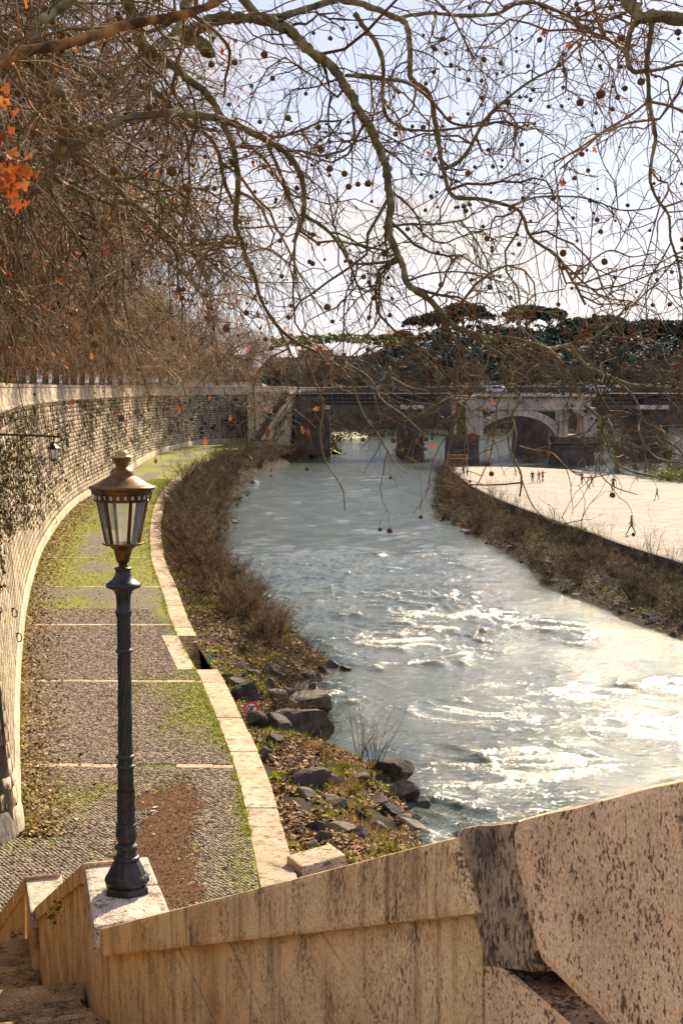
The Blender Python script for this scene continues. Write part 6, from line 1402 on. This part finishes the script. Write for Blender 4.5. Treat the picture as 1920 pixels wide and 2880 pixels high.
# ---- people on the platform
SKIN = flat('skin', (.55, .33, .23)); HAIR = flat('dark_hair', (.03, .02, .015)); SHOE = flat('dark_shoe', (.02, .02, .02))
def person(px, rz, top, legs, label, pose='stand', arms=(None, None), h=1.72, hair=HAIR):
    p = on_z(px[0], px[1], PZ); st_ = {'stand': (.03, -.03), 'walk': (.28, -.26), 'stride': (.36, -.34)}[pose]
    J = {}; hip = .92; J['pel'] = (0, 0, hip + .02); J['waist'] = (0, .0, 1.10); J['chest'] = (0, .02, 1.32); J['neck'] = (0, .01, 1.48); J['chin'] = (0, .03, 1.56); J['head'] = (0, .03, 1.64); J['crown'] = (0, .02, 1.71)
    E = [('pel', 'waist'), ('waist', 'chest'), ('chest', 'neck'), ('neck', 'chin'), ('chin', 'head'), ('head', 'crown')]
    Rr = {'pel': (.155, .115), 'waist': (.14, .10), 'chest': (.165, .11), 'neck': (.06, .06), 'chin': (.072, .08), 'head': (.08, .095), 'crown': (.055, .065)}
    for s_, f in ((-1, st_[0]), (1, st_[1])):
        n_ = 'r' if s_ < 0 else 'l'
        J['hip' + n_] = (s_ * .09, 0, .86); J['knee' + n_] = (s_ * .10, f * .55 + .03, .49); J['ankle' + n_] = (s_ * .10, f - (.05 if f < 0 else 0), .09 + (.04 if f < -.1 else 0)); J['toe' + n_] = (s_ * .115, f + .15, .04)
        E += [('pel', 'hip' + n_), ('hip' + n_, 'knee' + n_), ('knee' + n_, 'ankle' + n_), ('ankle' + n_, 'toe' + n_)]
        Rr['hip' + n_] = (.095, .095); Rr['knee' + n_] = (.062, .062); Rr['ankle' + n_] = (.045, .05); Rr['toe' + n_] = (.042, .035)
        a = arms[0 if s_ < 0 else 1]; sh = (s_ * .20, .0, 1.41); J['sh' + n_] = sh
        if a == 'out': el, wr = (s_ * .42, .12, 1.36), (s_ * .66, .2, 1.40)
        elif a == 'up': el, wr = (s_ * .30, .22, 1.30), (s_ * .16, .34, 1.50)
        elif a == 'bent': el, wr = (s_ * .27, -.04, 1.13), (s_ * .12, .20, 1.12)
        else: el, wr = (s_ * .25, -f * .25, 1.13), (s_ * .26, -f * .55 + .05, .89)
        J['el' + n_], J['wr' + n_] = el, wr; v_ = np.array(wr) - np.array(el); v_ /= np.linalg.norm(v_); J['palm' + n_] = tuple(np.array(wr) + v_ * .09)
        E += [('chest', 'sh' + n_), ('sh' + n_, 'el' + n_), ('el' + n_, 'wr' + n_), ('wr' + n_, 'palm' + n_)]
        Rr['sh' + n_] = (.072, .072); Rr['el' + n_] = (.05, .05); Rr['wr' + n_] = (.034, .034); Rr['palm' + n_] = (.04, .022)
    ks = list(J); me = bpy.data.meshes.new('person'); me.from_pydata([J[k_] for k_ in ks], [(ks.index(a), ks.index(b)) for a, b in E], [])
    o = bpy.data.objects.new('person', me); C.objects.link(o); md = o.modifiers.new('s', 'SKIN'); md.use_smooth_shade = True; o.modifiers.new('d', 'SUBSURF').levels = 1; o.modifiers['d'].render_levels = 1
    for k_, sv in zip(ks, me.skin_vertices[0].data): sv.radius = Rr[k_]; sv.use_root = (k_ == 'pel')
    dg = bpy.context.evaluated_depsgraph_get(); dg.update(); m2 = bpy.data.meshes.new_from_object(o.evaluated_get(dg)); bpy.data.objects.remove(o)
    V = np.array([v.co for v in m2.vertices]); F = [list(f.vertices) for f in m2.polygons]; k0 = len(V); extra = []
    V = [tuple(v) for v in V]
    for n_ in 'rl':                                                # five fingers on each palm
        pa, wr = np.array(J['palm' + n_]), np.array(J['wr' + n_]); ax = norm(pa - wr); sd = norm(np.cross(ax, np.array([0, 1., .2])))
        for q, (o_, ln) in enumerate(((-.027, .06), (-.009, .075), (.009, .08), (.027, .07), (.045, .05))):
            b0 = pa + sd * o_ + ax * (.0 if q < 4 else -.05); dirv = ax if q < 4 else norm(ax + sd * .8); cur = np.array([0, .012, 0])
            tv, tf = tubes(np.array([[b0, b0 + dirv * ln * .5 + cur * .5, b0 + dirv * ln + cur * 1.5]]), np.array([[.009, .0085, .006]]), 5); kk = len(V); V += [tuple(x) for x in tv]; F += [[int(i_) + kk for i_ in f] for f in tf]
    m3 = bpy.data.meshes.new('person'); m3.from_pydata(V, [], F)
    for mt in (top, legs, SKIN, hair, SHOE): m3.materials.append(mt)
    VA = np.array(V)
    for f in m3.polygons:
        c = VA[list(f.vertices)].mean(0); dw = min(np.linalg.norm(c - np.array(J['palm' + q])) for q in 'rl'); f.use_smooth = True
        f.material_index = 2 if dw < .12 else (3 if c[2] > 1.655 or (c[2] > 1.57 and c[1] < .0 and abs(c[0]) < .15) else 2 if (c[2] > 1.47 and abs(c[0]) < .12) else 0 if c[2] > .93 or abs(c[0]) > .21 else 4 if c[2] < .10 else 1)
    o = link('person', m3); o.location = p; o.rotation_euler = (0, 0, rz); o.scale = (h / 1.74,) * 3; tag(o, label, 'person')
    hd = np.array(J['head']); fm = MB()                              # face: brow, nose, mouth, ears as a child
    fm.hexa([(-.014, .115, 1.60), (.014, .115, 1.60), (.014, .10, 1.60), (-.014, .10, 1.60), (-.006, .112, 1.65), (.006, .112, 1.65), (.006, .10, 1.65), (-.006, .10, 1.65)])
    for s_ in (-1, 1): fm.box((s_ * .078, .03, 1.635), (.018, .04, .06))
    fm.obj('face', SKIN, o); ey = MB()
    for s_ in (-1, 1): ey.box((s_ * .03, .112, 1.652), (.022, .01, .012))
    ey.box((0, .108, 1.578), (.045, .012, .01)); ey.obj('eyes', HAIR, o)
    return o
cN, cR, cW, cG, cB, cK = flat('navy_cloth', (.03, .035, .07)), flat('red_cloth2', (.5, .04, .05)), flat('white_cloth', (.7, .68, .65)), flat('grey_cloth', (.22, .20, .19)), flat('blue_cloth', (.06, .09, .2)), flat('black_cloth', (.02, .02, .022))
cC = M('camouflage_cloth', (.05, .05, .035), (.22, .20, .15), 9, .9, 0)
person((1303, 1337), .6, flat('maroon_cloth', (.28, .04, .07)), cN, 'person in maroon top standing at the platform tip beside a white shirt', 'stand', (None, 'bent'))
person((1313, 1339), -.9, cW, cB, 'person in white shirt and jeans standing at the platform tip', 'stand', ('bent', None))
person((1496, 1358), 2.9, cK, cN, 'person in dark clothes standing left of a couple on the platform', 'stand')
person((1514, 1357), 1.9, cG, cK, 'person in grey jacket walking beside the one in red', 'walk')
person((1525, 1356), 2.4, cR, cK, 'person in red top stretching one arm out to the side', 'walk', ('out', 'bent'))
person((1635, 1362), 2.6, cB, cK, 'person in dark blue jacket raising both hands to the face', 'stand', ('up', 'up'))
person((1662, 1371), 1.8, cG, cN, 'person in grey coat striding with an arm held out', 'stride', (None, 'out'))
person((1723, 1379), 3.3, cK, cK, 'person all in black standing with hands together on the platform', 'stand', ('bent', 'bent'), 1.8)
person((1846, 1405), 1.2, cB, cN, 'smaller person in blue near the shadowed end of the platform', 'walk', (None, None), 1.5)
person((1774, 1503), 1.3, cC, cC, 'person in mottled grey camouflage clothes walking near the platform edge', 'stride', (None, None), 1.78)
# ---- vehicles on the street and the bridge
PAINT = flat('white_paint', (.75, .75, .74), .35); CGL = flat('car_glass', (.02, .025, .03), .1); TYRE = flat('tyre', (.02, .02, .02))
def car(loc, rz, mat, label, tall=0.0):
    t = empty('car', loc, rz); tag(t, label, 'car'); h = 1.45 + tall
    prof = [(-2.1, .35), (-2.12, .8), (-1.95, .95), (-1.5, 1.0), (-1.0, h - .05), (-.6, h), (.7, h), (1.15, h - .12 if not tall else h - .05), (1.75, .98 if not tall else h - .4), (2.08, .9), (2.1, .4), (1.7, .3), (-1.7, .3)]
    MB().prism([(x, -.85, z) for x, z in prof], (0, 1.7, 0)).obj('body', mat, t, bevel=.06)
    for s_ in (-1, 1): MB().prism([(-1.25, s_ * .856, 1.0), (-.9, s_ * .856, h - .14), (.75, s_ * .856, h - .14), (1.3, s_ * .856, 1.0)], (0, s_ * .01, 0)).obj('side_window', CGL, t)
    MB().prism([(-1.46, -.7, 1.04), (-1.05, -.7, h - .1), (-1.07, -.7, h - .09), (-1.50, -.7, 1.05)], (0, 1.4, 0)).obj('windscreen', CGL, t)
    for x in (-1.35, 1.35):
        for s_ in (-1, 1): w_ = MB().lathe([(.31, -.1), (.33, -.06), (.33, .06), (.31, .1)], 18).obj('wheel', TYRE, t); w_.location = (x, s_ * .80, .33); w_.rotation_euler = (math.pi / 2, 0, 0)
    return t
p = at_y(726, 1090, 318); car((p[0], 316.5, 13.25), .1, PAINT, 'white van parked behind the embankment parapet near the bridge', .65)
zb_ = float(at_y(960, 1113, 306)[2]) + .5
p = at_y(1395, 1090, 310); car((p[0], 310, zb_), 0, PAINT, 'white car crossing the iron bridge above the ruined arch', .15)
p = at_y(1686, 1090, 310); car((p[0], 310, zb_), math.pi, flat('silver_paint', (.5, .5, .52), .35), 'silver car crossing the iron bridge beyond the broken end of the ruin', .1)
# ---- houses
def house(u0, u1, v0, v1, y_, wall_m, roof_m, label, cols, rows, dep=14):
    a = at_y(u0, v0, y_); b = at_y(u1, v1, y_); w_ = b[0] - a[0]; ztop = a[2]; zbot = 12.0 if y_ < 540 else b[2] - 4; t = empty('house', ((a[0] + b[0]) / 2, y_ + dep / 2, zbot)); tag(t, label, 'house'); H = ztop - zbot
    MB().box((0, 0, H / 2), (w_, dep, H)).obj('wall', wall_m, t); MB().add([(-w_ / 2 - .5, -dep / 2 - .5, H), (w_ / 2 + .5, -dep / 2 - .5, H), (w_ / 2 + .5, dep / 2 + .5, H), (-w_ / 2 - .5, dep / 2 + .5, H), (-w_ / 2 + 3, 0, H + 2.2), (w_ / 2 - 3, 0, H + 2.2)], [(0, 1, 5, 4), (1, 2, 5), (2, 3, 4, 5), (3, 0, 4), (3, 2, 1, 0)]).obj('roof', roof_m, t)
    fr = flat('frame_' + label[:6], (.45, .35, .26)); gl_ = CGL
    for i in range(cols):
        for j in range(rows):
            x = -w_ / 2 + w_ * (i + .5) / cols; z = H - 2.2 - j * 3.4
            f = MB().box((x, -dep / 2 - .03, z), (1.5, .16, 2.3)).obj('window', fr, t); MB().box((x, -dep / 2 - .12, z), (1.1, .06, 1.9)).obj('pane', gl_, f)
house(838, 935, 985, 1085, 505, flat('ochre_wall', (.36, .20, .12)), flat('tile_roof', (.25, .12, .07)), 'brown ochre house with rows of windows behind bare trees past the bridge', 5, 4)
house(1078, 1150, 940, 975, 605, flat('pink_wall', (.52, .27, .19)), flat('tile_roof2', (.28, .13, .08)), 'pink house with flat eaves on the hill among pines', 4, 2)
